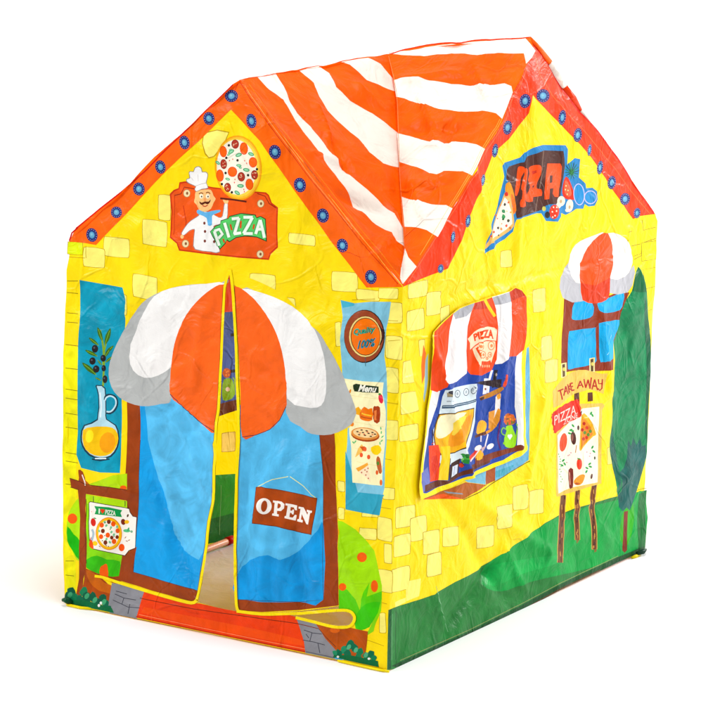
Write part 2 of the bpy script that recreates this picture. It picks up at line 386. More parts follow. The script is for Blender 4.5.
a.poly([(552, 262), (646, 259), (592, 349), (557, 339)], 'brickline', smooth=2); a.poly([(555, 265), (642, 262), (590, 345), (560, 335)], 'yel2', smooth=2)
a.view(F5).brick(300, 128, 385, 210, 14); a.brick(262, 198, 276, 268, 4); a.brick(12+52, 8, 118, 52, 5, 'lime')
a.view(F6).brick(250, -20, 340, 16, 12); a.brick(107, 125, 200, 187, 8); a.brick(180, 207, 270, 262, 10); a.brick(402, 116, 495, 184, 8); a.brick(416, 298, 436, 380, 0)
a.brick(492, 180, 573, 216, 6); a.brick(586, 226, 655, 298, 4); a.brick(598, 348, 655, 428, 6); a.brick(598, 460, 642, 548, 4); a.brick(572, 174, 640, 210, 2)
a.brick(592, 650, 640, 718, 4)
a.view(FB2).brick(575, 175, 636, 212, 8); a.brick(640, 135, 690, 218, 10); a.brick(640, 325, 692, 402, 8); a.brick(585, 115, 640, 133, 4); a.brick(665, 230, 690, 300, 4); a.brick(660, 30, 700, 70, 4)
a.brick(498, 5, 520, 40, 2); a.brick(648, 480, 668, 550, 2); a.brick(500, 100, 520, 140, 2)
# courses at the left edge
a.view(None)
a.poly([(63.6, 345), (78, 347), (76, 470), (76, 600), (68, 601), (65.5, 598), (63.6, 520), (63.2, 440)], 'F4EC1E', mott=.2)
for y, dy in ((281, 0), (292.5, 1), (312.8, 1), (322, 1), (344.5, 1.5), (368, 1.5), (389, 2), (398, 2), (413, 2), (427, 2), (452.5, 2), (461, 2), (484, 1), (561, 0), (575, 1)):
    a.line([(67 if y < 330 else 65.6, y), (78 if y < 470 else 74, y+dy)], .7, '8A7A14')
for (x0, y0, x1, y1) in ((378, 320, 398, 321), (388, 341, 400, 340), (384, 402, 398, 404), (380, 458, 392, 460), (372, 506, 391, 509), (370, 600, 387, 604), (367, 640, 384, 646), (384, 384, 386, 402), (352, 300, 375, 299), (86, 246, 86, 258), (69, 257, 85, 258)):
    a.line([(x0, y0), (x1, y1)], .6, 'brickline')
FW = a.done()

# teal panel with the oil jug
a = Art('jug_panel_print', front, FW).view(JG)
a.poly([(78, -80), (250, -50), (262, 0), (258, 130), (247, 400), (240, 692), (160, 690), (85, 672), (66, 620), (70, 330), (78, 100)], 'teal', mott=.22)
a.view(JG)
stem = 'olivestem'
C['leaf'] = '3E6B22'; C['leaf2'] = '86A83A'
a.line([(160, 120), (172, 180), (176, 250), (172, 345)], 2.0, 'leaf2', smooth=3); a.line([(198, 120), (178, 200), (172, 260)], 1.6, 'leaf2', smooth=3)
for (x0, y0, x1, y1) in ((150, 108, 170, 165), (202, 112, 180, 180), (115, 150, 155, 182), (215, 182, 180, 215), (100, 200, 150, 225), (88, 250, 145, 300), (168, 262, 150, 240), (200, 195, 178, 230), (210, 225, 182, 250), (140, 310, 165, 322)):
    dx, dy = x1-x0, y1-y0; nx, ny = -dy*.14, dx*.14
    a.poly([(x0, y0), (x0+dx*.5+nx, y0+dy*.5+ny), (x1, y1), (x0+dx*.5-nx, y0+dy*.5-ny)], 'leaf', smooth=3)
    a.line([(x0+dx*.15, y0+dy*.15), (x1, y1)], .6, 'leaf2')
for x, y, rx, ry in ((140, 195, 13, 16), (130, 244, 13, 15), (173, 233, 11, 14), (145, 276, 13, 15), (175, 273, 9, 13), (180, 317, 10, 16)):
    a.ell(x, y, rx, ry, 'black'); a.ell(x-3, y-4, rx*.3, ry*.25, '5A5560')
a.poly([(142, 345), (152, 340), (182, 352), (186, 440), (188, 476), (225, 500), (238, 545), (232, 590), (205, 628), (160, 636), (115, 622), (88, 585), (82, 545), (95, 500), (148, 476), (152, 380)], '1B3C4E', smooth=2)
a.poly([(147, 347), (154, 344), (178, 355), (182, 440), (184, 478), (220, 502), (232, 545), (226, 588), (200, 622), (160, 630), (120, 616), (94, 582), (88, 545), (100, 504), (152, 480), (156, 380)], 'B8DDEA', smooth=2)
a.poly([(92, 520), (130, 508), (165, 506), (208, 510), (231, 535), (230, 575), (205, 614), (160, 625), (118, 612), (94, 580)], 'F5C400', smooth=2)
a.ell(190, 570, 32, 42, 'F0A208', 10); a.ell(118, 545, 16, 26, 'FFE94A', 10); a.line([(180, 400), (184, 385), (200, 380), (222, 390), (228, 415), (218, 440), (200, 452), (186, 450)], 2.6, '1B3C4E', smooth=3)
a.line([(180, 402), (186, 390), (202, 384), (220, 394), (224, 415), (214, 436), (200, 447), (186, 446)], 1.5, 'C9E6F0', smooth=3)
a.line([(160, 370), (166, 420), (162, 470)], 1.2, 'EAF6FA'); a.line([(128, 636), (160, 642), (198, 636)], 1.6, '1B3C4E'); a.line([(140, 634), (185, 634)], 1.2, 'EAF6FA')
a.done()

# the shop sign
a = Art('pizza_sign_print', front, FW).view(CH)
board = [(100, 320), (130, 315), (270, 345), (400, 360), (545, 372), (560, 385), (575, 425), (607, 450), (607, 655), (570, 690), (560, 720), (400, 708), (250, 692), (98, 672), (85, 635), (50, 605), (58, 470), (50, 380), (70, 360), (95, 350)]
a.poly(board, 'C93C18', mott=.06); 
a.poly([(106, 328), (130, 323), (270, 352), (400, 367), (541, 379), (555, 390), (570, 432), (600, 456), (600, 650), (564, 684), (556, 712), (400, 700), (250, 685), (103, 665), (90, 630), (57, 600), (65, 470), (58, 385), (76, 366), (100, 356)], 'EE6030', mott=.12)
a.line([(75, 388), (108, 380), (125, 345), (180, 355)], .9, '8E2A12'); a.line([(75, 388), (74, 560), (70, 590)], .6, 'C23A16'); a.line([(500, 378), (540, 392), (562, 430), (596, 452)], .8, '8E2A12'); a.line([(120, 440), (135, 520), (128, 580)], 1.0, 'CC4318')
for x, y in ((138, 377), (518, 430), (131, 636), (515, 690)):
    a.ell(x, y, 19, 21, 'B08A60'); a.ell(x, y, 16, 18, 'F2DDB0'); a.ell(x+2, y, 6, 8, '8A5A3A')
a.done()
# pizza
a = Art('pizza_print', front, FW).view((205, 125, 9))
a.ell(300, 385, 212, 292, 'F6A71C', -4, 30); a.ell(300, 385, 200, 278, 'FBC24C', -4, 30); a.ell(298, 384, 190, 262, 'FFD95C', -4, 30); a.ell(285, 380, 178, 248, 'FBF3E0', -4, 30)
for x, y, rx, ry, c in ((350, 212, 37, 57, 0), (165, 240, 33, 52, 0), (432, 336, 38, 48, 0), (247, 421, 43, 47, 0), (136, 455, 34, 56, 0), (400, 534, 36, 52, 0), (272, 172, 34, 42, 1), (168, 352, 30, 45, 1), (327, 466, 34, 43, 1), (446, 449, 31, 43, 1), (204, 562, 31, 42, 1)):
    a.ell(x, y, rx, ry, ('E8481C', '7E2018')[c], -5); a.ell(x, y, rx*.85, ry*.87, ('F96A2A', 'B43A2C')[c], -5)
    if c:
        for _ in range(6): a.ell(x+random.uniform(-.5, .5)*rx, y+random.uniform(-.5, .5)*ry, 4, 5, 'F0C8A0')
for x, y, r in ((236, 240, 30), (215, 265, 18), (303, 270, 30), (415, 262, 28), (372, 404, 30), (115, 340, 24), (305, 365, 24), (318, 385, 14), (204, 487, 22), (320, 548, 30), (290, 610, 28), (228, 222, 14)):
    r0_ = random.uniform(-40, 40); a.ell(x, y, r, r*.55, '3FA06A', r0_); a.ell(x, y, r*.7, r*.3, '9BD8AE', r0_)
for x, y in ((215, 183), (192, 295), (293, 318), (186, 432), (388, 452), (468, 398), (152, 532), (242, 606)): a.ell(x, y, 11, 12, '2A2220'); 
for x, y in ((250, 308), (357, 322), (375, 345), (265, 518), (355, 600), (220, 320), (350, 580), (270, 490)): a.ell(x, y, 5, 7, 'E85A50')
a.view(CH).line([(310, 403), (380, 410), (445, 420)], 1.8, '5A1E14')
a.done()
# chef
a = Art('chef_print', front, FW).view((165, 150, 6.545))
a.poly([(215, 430), (245, 400), (300, 410), (350, 440), (375, 430), (385, 360), (392, 345), (410, 345), (412, 375), (405, 460), (350, 490), (320, 500), (345, 560), (360, 668), (300, 668), (195, 652), (185, 600), (190, 545), (190, 520), (160, 530), (125, 560), (105, 545), (140, 490), (170, 460)], '9A8A86', smooth=2)
a.poly([(218, 434), (247, 404), (300, 413), (352, 443), (378, 433), (389, 363), (395, 349), (408, 349), (409, 375), (402, 457), (350, 486), (316, 500), (341, 560), (356, 664), (300, 664), (199, 648), (189, 600), (194, 545), (194, 516), (160, 526), (125, 556), (110, 545), (143, 492), (172, 463)], 'white', smooth=2, mott=.02)
a.ell(112, 567, 11, 14, 'skin'); a.poly([(378, 325), (400, 330), (416, 330), (410, 350), (392, 350)], 'skin', smooth=2)
a.poly([(208, 398), (225, 390), (262, 408), (300, 400), (358, 392), (362, 404), (330, 418), (308, 432), (308, 490), (280, 492), (272, 445), (230, 424), (212, 415)], '6BB6E8', smooth=2)
a.poly([(200, 275), (230, 262), (285, 258), (306, 268), (318, 300), (332, 320), (318, 345), (300, 385), (262, 403), (225, 392), (208, 360), (190, 340), (196, 315)], 'skin', smooth=2)
a.line([(207, 330), (215, 365), (228, 385)], .5, 'E89A60')
for x in (238, 280): a.ell(x, 303, 13, 15, 'FFF4D8'); a.ell(x+2, 305, 4.5, 6, '2A2220')
a.line([(222, 288), (236, 280), (250, 286)], .9, '7A3A18', smooth=3); a.line([(268, 282), (282, 276), (296, 286)], .9, '7A3A18', smooth=3)
a.ell(262, 325, 9, 13, 'F5A86E')
a.poly([(225, 335), (240, 345), (262, 337), (285, 338), (298, 322), (296, 340), (280, 356), (262, 350), (245, 360), (230, 352)], '5A2416', smooth=2)
a.line([(245, 362), (262, 370), (280, 360)], .9, 'C23A2A', smooth=3)
a.poly([(192, 255), (200, 240), (165, 225), (142, 210), (140, 190), (160, 182), (155, 150), (165, 138), (185, 140), (195, 115), (220, 106), (240, 120), (245, 142), (268, 142), (282, 158), (278, 190), (272, 215), (284, 250), (240, 258), (206, 274)], '8E8480', smooth=2)
a.poly([(196, 254), (204, 238), (168, 221), (146, 207), (144, 192), (166, 184), (159, 152), (168, 142), (188, 144), (198, 119), (220, 110), (237, 124), (242, 146), (266, 146), (278, 160), (274, 190), (268, 215), (280, 247), (240, 254), (207, 270)], 'white', smooth=2, mott=.02)
a.line([(200, 236), (240, 222), (270, 215)], .5, 'B8B0AC'); a.line([(172, 180), (185, 200)], .4, 'C8C0BC'); a.line([(215, 160), (218, 205)], .4, 'C8C0BC')
for x, y in ((258, 479), (262, 533), (261, 596), (322, 600)): a.ell(x, y, 8, 10, '7A3A30')
a.done()
# arched green and white lettering
def strokes(a, S, col, wd): [a.line(q, wd, col) for q in S]
PZ_L = [[[(95, 470), (45, 320)], [(45, 320), (95, 300), (128, 350), (85, 395)]],
        [[(195, 385), (150, 235)]],
        [[(225, 195), (300, 185)], [(300, 185), (250, 350)], [(245, 350), (320, 338)]],
        [[(345, 178), (440, 178)], [(438, 180), (345, 345)], [(345, 345), (440, 345)]],
        [[(470, 350), (518, 205)], [(518, 205), (560, 390)], [(490, 300), (540, 300)]]]
a = Art('pizza_lettering_print', front, FW).view((210, 200, 10.29))
a.poly([(0, 325), (55, 265), (105, 250), (110, 210), (190, 185), (200, 165), (320, 135), (470, 150), (480, 180), (520, 165), (575, 195), (585, 430), (540, 410), (480, 385), (360, 375), (270, 390), (200, 435), (170, 415), (160, 450), (100, 512), (60, 440)], '1E3A22')
a.poly([(8, 325), (58, 272), (105, 257), (115, 217), (190, 192), (205, 172), (320, 143), (462, 157), (480, 190), (520, 173), (567, 200), (575, 418), (540, 400), (480, 376), (360, 366), (268, 381), (202, 424), (176, 405), (152, 445), (103, 500), (66, 436)], '5FCB6C')
for S in PZ_L: strokes(a, S, '1F6A34', 4.6)
for S in PZ_L: strokes(a, S, 'A8E2AE', 3.6)
for S in PZ_L: strokes(a, S, 'F4FBF0', 2.5)
for q in ([(135, 400), (150, 440)], [(210, 250), (225, 310)], [(320, 215), (315, 290)], [(455, 250), (445, 300)]): a.line(q, 1.6, 'D8481C')
a.done()

# gable trim with studs
def stud(a, x, y, rx, ry, rot=0):
    a.ell(x, y, rx, ry, '2A2A6E', rot, raw=True, n=18)
    for i in range(14):
        t = 2*math.pi*i/14; u, v = rx*.80*math.cos(t), ry*.80*math.sin(t); cr, sr = math.cos(math.radians(rot)), math.sin(math.radians(rot))
        a.ell(x+u*cr-v*sr, y+u*sr+v*cr, .38, .38, 'C9C6E8', raw=True, n=5)
    a.ell(x, y, rx*.60, ry*.60, '2C5592', rot, raw=True); a.ell(x, y, rx*.46, ry*.46, '68A6C8', rot, raw=True); a.ell(x-.4, y-.6, rx*.2, ry*.2, '86BED4', rot, raw=True, n=8)
T = Art('gable_trim', front, root)
T.poly([(69.5, 241.5), (76, 227.5), (114, 198.5), (147, 168.5), (189, 128.5), (233, 84), (239, 80.4), (244, 79.4), (256, 97), (291, 144.2), (325, 188.3), (355.5, 227.3), (380, 256.5), (402.6, 287), (366.5, 287.5), (330, 240), (290, 184), (260, 141), (231, 109.5), (200, 140), (150, 188), (96, 245), (85, 243)], 'ora', mott=.12)
for p in ([(240, 82), (250, 98), (290, 152), (330, 203), (362, 243), (398, 284)], [(238, 84), (232, 96)], ): T.line(p, .8, 'D84010')
T.line([(245, 86), (288, 146), (352, 229)], .45, 'FFB070'); T.line([(76, 228.6), (147, 169.4), (233, 84.8)], 1.5, 'D82A14'); T.line([(69.5, 241), (72, 233), (78, 227.5)], 1.5, 'C42014')
for x, y, r1, r2 in ((231.5, 96, 6.6, 6.2), (209, 118.5, 5.6, 6.6), (184.5, 142.5, 5.2, 7), (160.5, 167, 5.2, 6.8), (139, 189, 5.8, 6.6), (116.5, 212.3, 5.6, 5.8), (92, 235, 5.6, 7), (251.5, 121, 5, 7.4), (275, 152, 6, 7.2), (300, 185, 6, 7.4), (323, 215.6, 6, 7.2), (342.5, 245.5, 5.6, 7), (371, 277, 5.8, 7.2)): stud(T, x, y, r1, r2, -12)
T.done()

a = Art('lime_tree_print', front, FW).view(FB2)
a.poly([(490, 145), (515, 150), (560, 178), (605, 225), (628, 255), (640, 310), (655, 380), (655, 430), (642, 480), (610, 530), (580, 542), (560, 535), (548, 480), (500, 470), (494, 300)], 'A6E030', mott=.12)
a.poly([(498, 380), (530, 395), (560, 430), (575, 470), (590, 400), (610, 370), (600, 420), (655, 400), (653, 435), (640, 480), (610, 530), (580, 542), (560, 535), (552, 480), (500, 465)], '62CC2C', mott=.15)
a.poly([(565, 480), (600, 445), (650, 440), (640, 478), (610, 528), (580, 540), (562, 532)], '48C424', smooth=2)
a.poly([(560, 540), (605, 545), (640, 480), (655, 420), (652, 470), (625, 545), (600, 560), (560, 548)], '8CD82C')
for x, y, r, q in ((583, 278, 18, 18), (513, 385, 14, 14), (628, 382, 13, 22), (492, 188, 9, 20), (563, 5, 0, 0)):
    if r: a.ell(x, y, r, q, 'F2662A')
a.done()

# blue banner with badge and menu
a = Art('menu_banner_print', front, FW).view((340, 295, 9))
a.poly([(5, 45), (130, 75), (280, 60), (460, 62), (440, 200), (418, 300), (405, 430), (400, 560), (420, 700), (425, 900), (420, 1180), (420, 1300), (405, 1500), (400, 1740), (385, 1800), (355, 1985), (200, 1960), (50, 1930), (50, 1500), (70, 1200), (20, 700), (18, 640), (0, 400), (25, 200)], 'pblue', mott=.15)
a.poly([(5, 45), (130, 75), (128, 95), (60, 110), (25, 115)], 'pblue2'); a.poly([(49, 1400), (160, 1775), (400, 1800), (385, 1820), (355, 1985), (200, 1960), (50, 1930), (49, 1600)], '3FA3BE', mott=.15)
a.ell(220, 372, 184, 240, '2A1712', 0, 30); a.ell(216, 370, 178, 232, '9C4A2E', 0, 30); a.ell(228, 375, 148, 186, '2A1712', 0, 28); a.ell(228, 375, 146, 183, 'F2D68A', 0, 28); a.ell(230, 375, 134, 170, '2A1712', 0, 28); a.ell(231, 375, 129, 164, 'F47A20', 0, 28)
a.poly([(330, 240), (375, 300), (405, 340), (380, 420), (350, 460), (372, 400), (378, 340)], '3A1812', smooth=2)
q1 = [(125, 380), (318, 345), (322, 278), (122, 305)]; q2 = [(155, 490), (325, 462), (325, 385), (155, 412)]
a.text('Quality', q1, '10281E', bold=.05, shear=.2); a.text('Quality', q1, '3DB89A', bold=.012, shear=.2); a.text('100%', q2, '10281E', bold=.05, shear=.35); a.text('100%', q2, '3A8FA8', bold=.01, shear=.35)
a.line([(228, 560), (230, 640)], .6, '3A5A64')
a.done()
a = Art('menu_card_print', front, FW).view((340, 375, 6))
a.poly([(18, 20), (140, 38), (262, 45), (255, 110), (265, 160), (275, 215), (275, 300), (270, 420), (255, 560), (252, 665), (160, 655), (75, 645), (70, 560), (68, 440), (55, 350), (60, 200), (40, 90)], 'FFF6C4', mott=.05)
for i in range(6): a.line([(60+i*8, 120+i*80), (262, 150+i*80)], .3, 'F0D890')
a.poly([(78, 60), (95, 52), (232, 70), (232, 108), (150, 105), (85, 98)], '22341E'); a.text('Menu', [(108, 98), (218, 106), (222, 64), (112, 56)], 'FBF8EA', bold=.03, shear=.3)
a.ell(245, 142, 14, 30, 'E0304A', -10); a.ell(238, 115, 8, 6, '3A8A3A'); a.ell(60, 100, 6, 16, 'E08A3A', 20); a.poly([(85, 205), (110, 190), (135, 215), (125, 245), (95, 235)], 'F8B030')
a.poly([(120, 225), (145, 190), (170, 205), (195, 200), (195, 270), (150, 275), (120, 260)], 'EF7A1C', smooth=2, mott=.2); a.line([(130, 230), (190, 245)], 1.4, 'FBC84A'); a.line([(125, 250), (190, 262)], 1.0, 'B84A14')
a.poly([(200, 195), (215, 188), (240, 195), (238, 280), (205, 282)], 'A8401E', smooth=2); a.poly([(205, 215), (220, 210), (220, 270), (207, 272)], 'E8824A'); a.ell(72, 295, 12, 14, 'F08A3A')
a.ell(152, 360, 86, 40, 'A8481C', 6, 22); a.ell(150, 352, 84, 37, 'E2924A', 6, 22); a.ell(150, 348, 72, 28, 'FAD8A0', 6, 20)
for x, y in ((105, 340), (130, 330), (160, 335), (195, 345), (115, 358), (150, 362), (185, 368), (138, 345), (172, 350), (210, 355)): a.ell(x, y, 8, 4, '4A2A1C', 5, n=8)
for x, y in ((120, 348), (165, 342), (145, 355), (195, 358)): a.ell(x, y, 6, 3, 'D84A2A', 5, n=8)
a.poly([(90, 495), (110, 440), (130, 415), (150, 440), (125, 470)], 'F2C268'); a.poly([(118, 430), (150, 428), (140, 460)], 'C85A2A')
for x, y in ((128, 480), (172, 492), (150, 445), (205, 440)): a.ell(x, y, 10, 14, 'E8603A')
a.poly([(185, 435), (230, 420), (250, 450), (225, 480), (195, 470)], 'FAD23C', smooth=2, mott=.2); a.poly([(222, 490), (240, 500), (252, 580), (235, 590), (218, 530)], 'B86038', smooth=2, mott=.3); a.ell(228, 530, 8, 12, '5A8A3A')
a.poly([(95, 560), (165, 525), (170, 540), (110, 580)], 'F0A848'); a.poly([(110, 580), (170, 540), (178, 600), (185, 645), (150, 610)], 'FBE4C0'); 
for x, y in ((130, 585), (150, 570), (155, 600), (170, 620), (162, 580), (168, 560)): a.ell(x, y, 4, 5, 'B84A38', n=7)
for x, y in ((80, 405), (92, 400), (245, 320), (248, 345), (255, 370), (250, 395), (240, 410)): a.ell(x, y, 4, 10, '6ABE7A', random.uniform(-60, 60), n=8)
a.ell(222, 585, 8, 14, 'E8663A'); a.ell(246, 645, 8, 18, 'E8703A')
a.done()

# ------------------------------------------------------------ door flaps
def flap(outline, name='door_flap'):
    a = Art(name, front, root); a.poly(outline, 'yel', mott=.05); return a
fl = flap(flapL).done(); fr = flap(flapR).done()
a = Art('door_print', front, fl).view(None)
a.poly([(127, 400), (140, 400), (140.5, 440), (139, 495), (133.5, 572), (197, 590.5), (203, 560), (201.5, 580), (198, 600.5), (192, 601.5), (150, 590), (118, 580), (98, 574), (108, 571), (126, 562), (137, 535), (126.2, 500), (127.2, 440)], 'brn', mott=.15)
a.poly([(140, 395), (170, 385), (214, 405), (216.2, 440), (214.7, 477), (214, 498), (209.5, 521), (206, 548), (203, 562), (197.3, 590.5), (133.5, 572), (139, 495), (140.5, 440)], '2E9FE2', mott=.12)
a.poly([(144, 395), (170, 386), (213, 406), (215, 440), (213.5, 477), (213, 497), (208.5, 520), (203, 552), (199, 560), (184, 550), (175, 535), (166, 500), (156, 470), (148, 440)], '62BDEC', mott=.22)
a.line([(140.5, 440), (139, 495), (133.5, 572), (197, 590.5)], .5, '3A3A50')
a.done()
a = Art('awning_print', front, fl).view(F5)
a.poly([(640, 158), (600, 160), (540, 158), (440, 172), (350, 212), (300, 270), (240, 375), (212, 460), (222, 530), (262, 575), (330, 598), (400, 590), (440, 568), (460, 400)], 'grey', mott=.05, smooth=3)
a.poly([(640, 158), (560, 158), (500, 163), (430, 175), (375, 203), (335, 265), (300, 350), (285, 420), (300, 470), (340, 496), (390, 488), (436, 458), (475, 420), (560, 260)], 'white', smooth=2, mott=.03)
a.poly([(646, 152), (625, 160), (600, 165), (545, 205), (490, 270), (455, 350), (439, 430), (433, 555), (480, 602), (540, 655), (598, 694), (608, 560), (618, 400), (625, 300), (640, 160)], 'F96C36', mott=.12, smooth=3)
a.line([(433, 555), (480, 602), (540, 655), (598, 694)], .7, '2A2A48')
a.done()
bind = [(230, 269.5), (225, 287), (223.6, 310), (222, 347), (219.8, 390), (218.6, 410), (216.6, 422), (215.6, 440), (214.1, 477), (213.6, 499), (209, 522), (206.3, 549), (201.2, 580), (197, 599.5)]
a = Art('binding', front, fl, off=.0012).view(None); a.line(bind, 2.6, 'yb', smooth=3, mott=.04); a.line([(bx-1.5, by) for bx, by in bind[1:]], .35, '5A3A10')
a.line([(197, 600), (192, 602.8), (175, 599), (147, 591), (122, 583.5), (104, 577.5), (95, 576)], 3.4, 'yb', smooth=3, wd2=2.6, mott=.04); a.done()

a = Art('door_print', front, fr).view(None)
a.poly([(318, 433), (334.6, 433.5), (335.6, 480), (337.5, 547), (338.8, 605.5), (300, 610), (262, 612), (237, 610.5), (237, 599)], 'brn', mott=.15)
a.poly([(239.5, 405), (270, 405), (300, 405), (319, 415), (319.5, 435), (323.4, 480), (323.6, 599.5), (300, 602), (237.6, 599.4), (236.3, 545), (238.4, 475)], '5FBBEA', mott=.16)
a.poly([(237.3, 575), (250, 560), (268, 555), (280, 560), (300, 550), (318, 530), (323.5, 525), (323.6, 599.5), (300, 602), (237.6, 599.4)], '2B98DC', smooth=2, mott=.18)
a.line([(319.5, 435), (323.4, 480), (323.6, 599.5), (300, 602), (237.6, 599.6)], .5, '3A3A50')
a.done()
a = Art('awning_print', front, fr).view(F6)
a.poly([(75, 178), (200, 220), (340, 318), (385, 380), (430, 460), (486, 600), (485, 640), (465, 670), (400, 700), (330, 698), (290, 672), (238, 622), (215, 400)], 'grey', mott=.05, smooth=3)
a.poly([(75, 176), (150, 190), (230, 222), (290, 262), (340, 322), (375, 420), (383, 520), (375, 580), (350, 603), (300, 600), (242, 570), (225, 420), (150, 250)], 'white', smooth=2, mott=.03)
a.poly([(52, 170), (60, 168), (82, 178), (130, 220), (180, 290), (215, 370), (235, 470), (240, 575), (238, 600), (215, 648), (180, 682), (130, 702), (80, 709), (74, 560), (66, 380), (56, 250)], 'F96C36', mott=.12, smooth=3)
a.line([(238, 600), (215, 648), (180, 682), (130, 702), (80, 709)], .6, '2A2A48')
a.done()
br_ = [(230.3, 269.5), (232.6, 285), (234.4, 312), (236.4, 347), (237.4, 385), (238.7, 410), (239, 440), (237.1, 475), (235.3, 545), (236.4, 600), (238.5, 611)]
a = Art('binding', front, fr, off=.0012).view(None); a.line(br_, 2.8, 'yb', smooth=3, mott=.04); a.line([(bx+1.6, by) for bx, by in br_[1:]], .35, '5A3A10')
a.line([(237, 611), (262, 614), (290, 613.5), (302, 613.2), (337, 610.3), (350, 611.2), (354.8, 617), (353, 623.5), (347, 627), (333, 626.6), (314.6, 622), (296, 617.5)], 3.0, 'yb', smooth=3, mott=.04); a.done()
# OPEN board
a = Art('open_sign_print', front, fr).view((245, 475, 9))
a.line([(115, 105), (250, 40), (390, 14)], .7, 'F4F0A0'); a.line([(405, 14), (520, 95), (640, 208)], .7, 'F4F0A0')
a.poly([(98, 108), (150, 104), (300, 130), (450, 160), (652, 208), (632, 350), (598, 540), (480, 515), (280, 465), (62, 437), (78, 300)], '5E2410')
a.poly([(102, 112), (150, 109), (300, 135), (450, 165), (647, 212), (627, 350), (594, 533), (480, 509), (280, 459), (67, 432), (82, 300)], 'A8481A', mott=.22)
a.ell(171, 281, 70, 73, 'FFF8F0', 10, 24); a.ell(173, 281, 28, 52, 'A8481A', 8, 18)
W_ = 'FFF8F0'
def slab(a, pts, w=.0): a.poly(pts, W_, mott=.02)
slab(a, [(254, 228), (300, 236), (296, 256), (288, 350), (305, 356), (303, 374), (244, 364), (246, 346), (260, 346), (268, 250), (252, 246)])
a.poly([(290, 232), (330, 240), (356, 262), (352, 300), (325, 324), (286, 322), (288, 300), (308, 300), (322, 284), (322, 266), (308, 256), (290, 254)], W_)
slab(a, [(366, 254), (470, 274), (468, 318), (452, 316), (440, 292), (412, 288), (408, 320), (424, 322), (430, 310), (442, 312), (436, 356), (422, 352), (420, 342), (406, 340), (400, 378), (430, 384), (450, 358), (466, 362), (456, 410), (356, 388), (358, 370), (370, 368), (384, 276), (364, 272)])
slab(a, [(484, 284), (528, 292), (562, 360), (568, 336), (556, 330), (558, 312), (604, 322), (602, 340), (588, 342), (568, 446), (552, 442), (512, 352), (504, 400), (522, 408), (518, 428), (470, 416), (472, 398), (486, 396), (500, 304), (482, 302)])
a.done()

# orchard stall at the left: foliage, posts, board
a = Art('garden_print', front, FW).view(PP)
a.poly([(140, 75), (200, 55), (270, 28), (345, 18), (345, 100), (250, 90), (165, 80)], 'B6DC2A', mott=.15); a.ell(326, 92, 18, 13, 'F0641E')
a.poly([(95, 145), (105, 150), (108, 470), (60, 410), (36, 360), (34, 290), (45, 220), (70, 175)], 'B6E42C', smooth=2, mott=.15)
a.poly([(38, 290), (70, 330), (105, 370), (102, 465), (62, 410), (38, 365)], '30B428', smooth=2, mott=.2)
a.poly([(133, 125), (345, 160), (345, 200), (133, 180)], 'B6E42C', mott=.12)
a.poly([(135, 170), (160, 180), (170, 400), (320, 440), (310, 545), (220, 540), (138, 505)], '8FDC2C', mott=.2)
a.poly([(138, 460), (190, 440), (240, 460), (308, 470), (306, 545), (220, 540), (138, 505)], '46C02C', smooth=2, mott=.2)
a.ell(64, 250, 25, 27, 'F2601C'); 
a.poly([(135, 515), (240, 545), (300, 560), (320, 440), (395, 395), (372, 530), (372, 560), (300, 575), (200, 555), (180, 535)], 'brn', mott=.15)
a.poly([(222, 490), (235, 482), (245, 495), (247, 560), (205, 540), (208, 500)], 'F2641E', smooth=2)
a.poly([(130, 505), (185, 528), (260, 600), (340, 625), (320, 660), (250, 690), (140, 640), (118, 600)], 'A84A1C', mott=.2); a.poly([(135, 515), (175, 530), (230, 580), (330, 620), (300, 640), (200, 620), (150, 570)], 'C8661E', smooth=2, mott=.15)
a.poly([(94, 0), (118, 10), (135, 80), (130, 200), (138, 350), (135, 500), (120, 560), (112, 645), (82, 650), (98, 560), (98, 400), (104, 250), (92, 100), (98, 40)], 'brn', smooth=2, mott=.2)
a.poly([(50, 42), (100, 58), (135, 75), (250, 88), (345, 103), (400, 118), (398, 162), (330, 155), (230, 138), (130, 122), (96, 100), (58, 88)], '94401F', mott=.15)
a.poly([(112, 20), (128, 50), (165, 86), (140, 80), (122, 60)], 'brn2'); a.line([(114, 24), (128, 62), (130, 80)], 1.1, 'EFE3DA'); a.line([(50, 42), (100, 58), (135, 76), (250, 88), (345, 103)], .6, '4E1C10')
a.line([(54, 88), (96, 102)], .6, '4E1C10'); a.line([(134, 150), (130, 300), (136, 480)], .6, '5E2814')
a.line([(172, 135), (172, 165)], .7, '2A2220'); a.line([(335, 158), (335, 188)], .7, '2A2220')
a.done()
a = Art('hanging_board_print', front, FW).view((75, 495, 11.077))
a.poly([(152, 85), (170, 70), (560, 138), (608, 150), (612, 185), (645, 232), (690, 242), (672, 590), (600, 620), (556, 676), (380, 640), (200, 600), (165, 560), (148, 300)], '3A1A12')
a.poly([(158, 88), (172, 78), (560, 145), (600, 156), (606, 190), (640, 238), (682, 248), (666, 585), (596, 612), (553, 668), (380, 632), (200, 592), (172, 556), (156, 300)], 'FBF4EA', mott=.03)
a.poly([(215, 122), (370, 135), (525, 168), (505, 200), (522, 245), (370, 228), (218, 212), (235, 165)], '1E9A50'); a.text('I', [(262, 205), (275, 207), (277, 150), (264, 149)], 'F4F4E8', bold=.05); a.ell(296, 168, 14, 14, 'E8421C'); a.ell(316, 170, 13, 14, 'E8421C'); a.poly([(283, 175), (330, 178), (306, 208)], 'E8421C')
a.text('PIZZA', [(335, 215), (452, 230), (452, 178), (338, 160)], 'F4F4E8', bold=.03)
a.ell(377, 428, 146, 182, 'E88A14', -4, 28); a.ell(377, 428, 138, 172, 'FBC02C', -4, 28); a.ell(374, 428, 114, 146, 'FDF6E4', -4, 26)
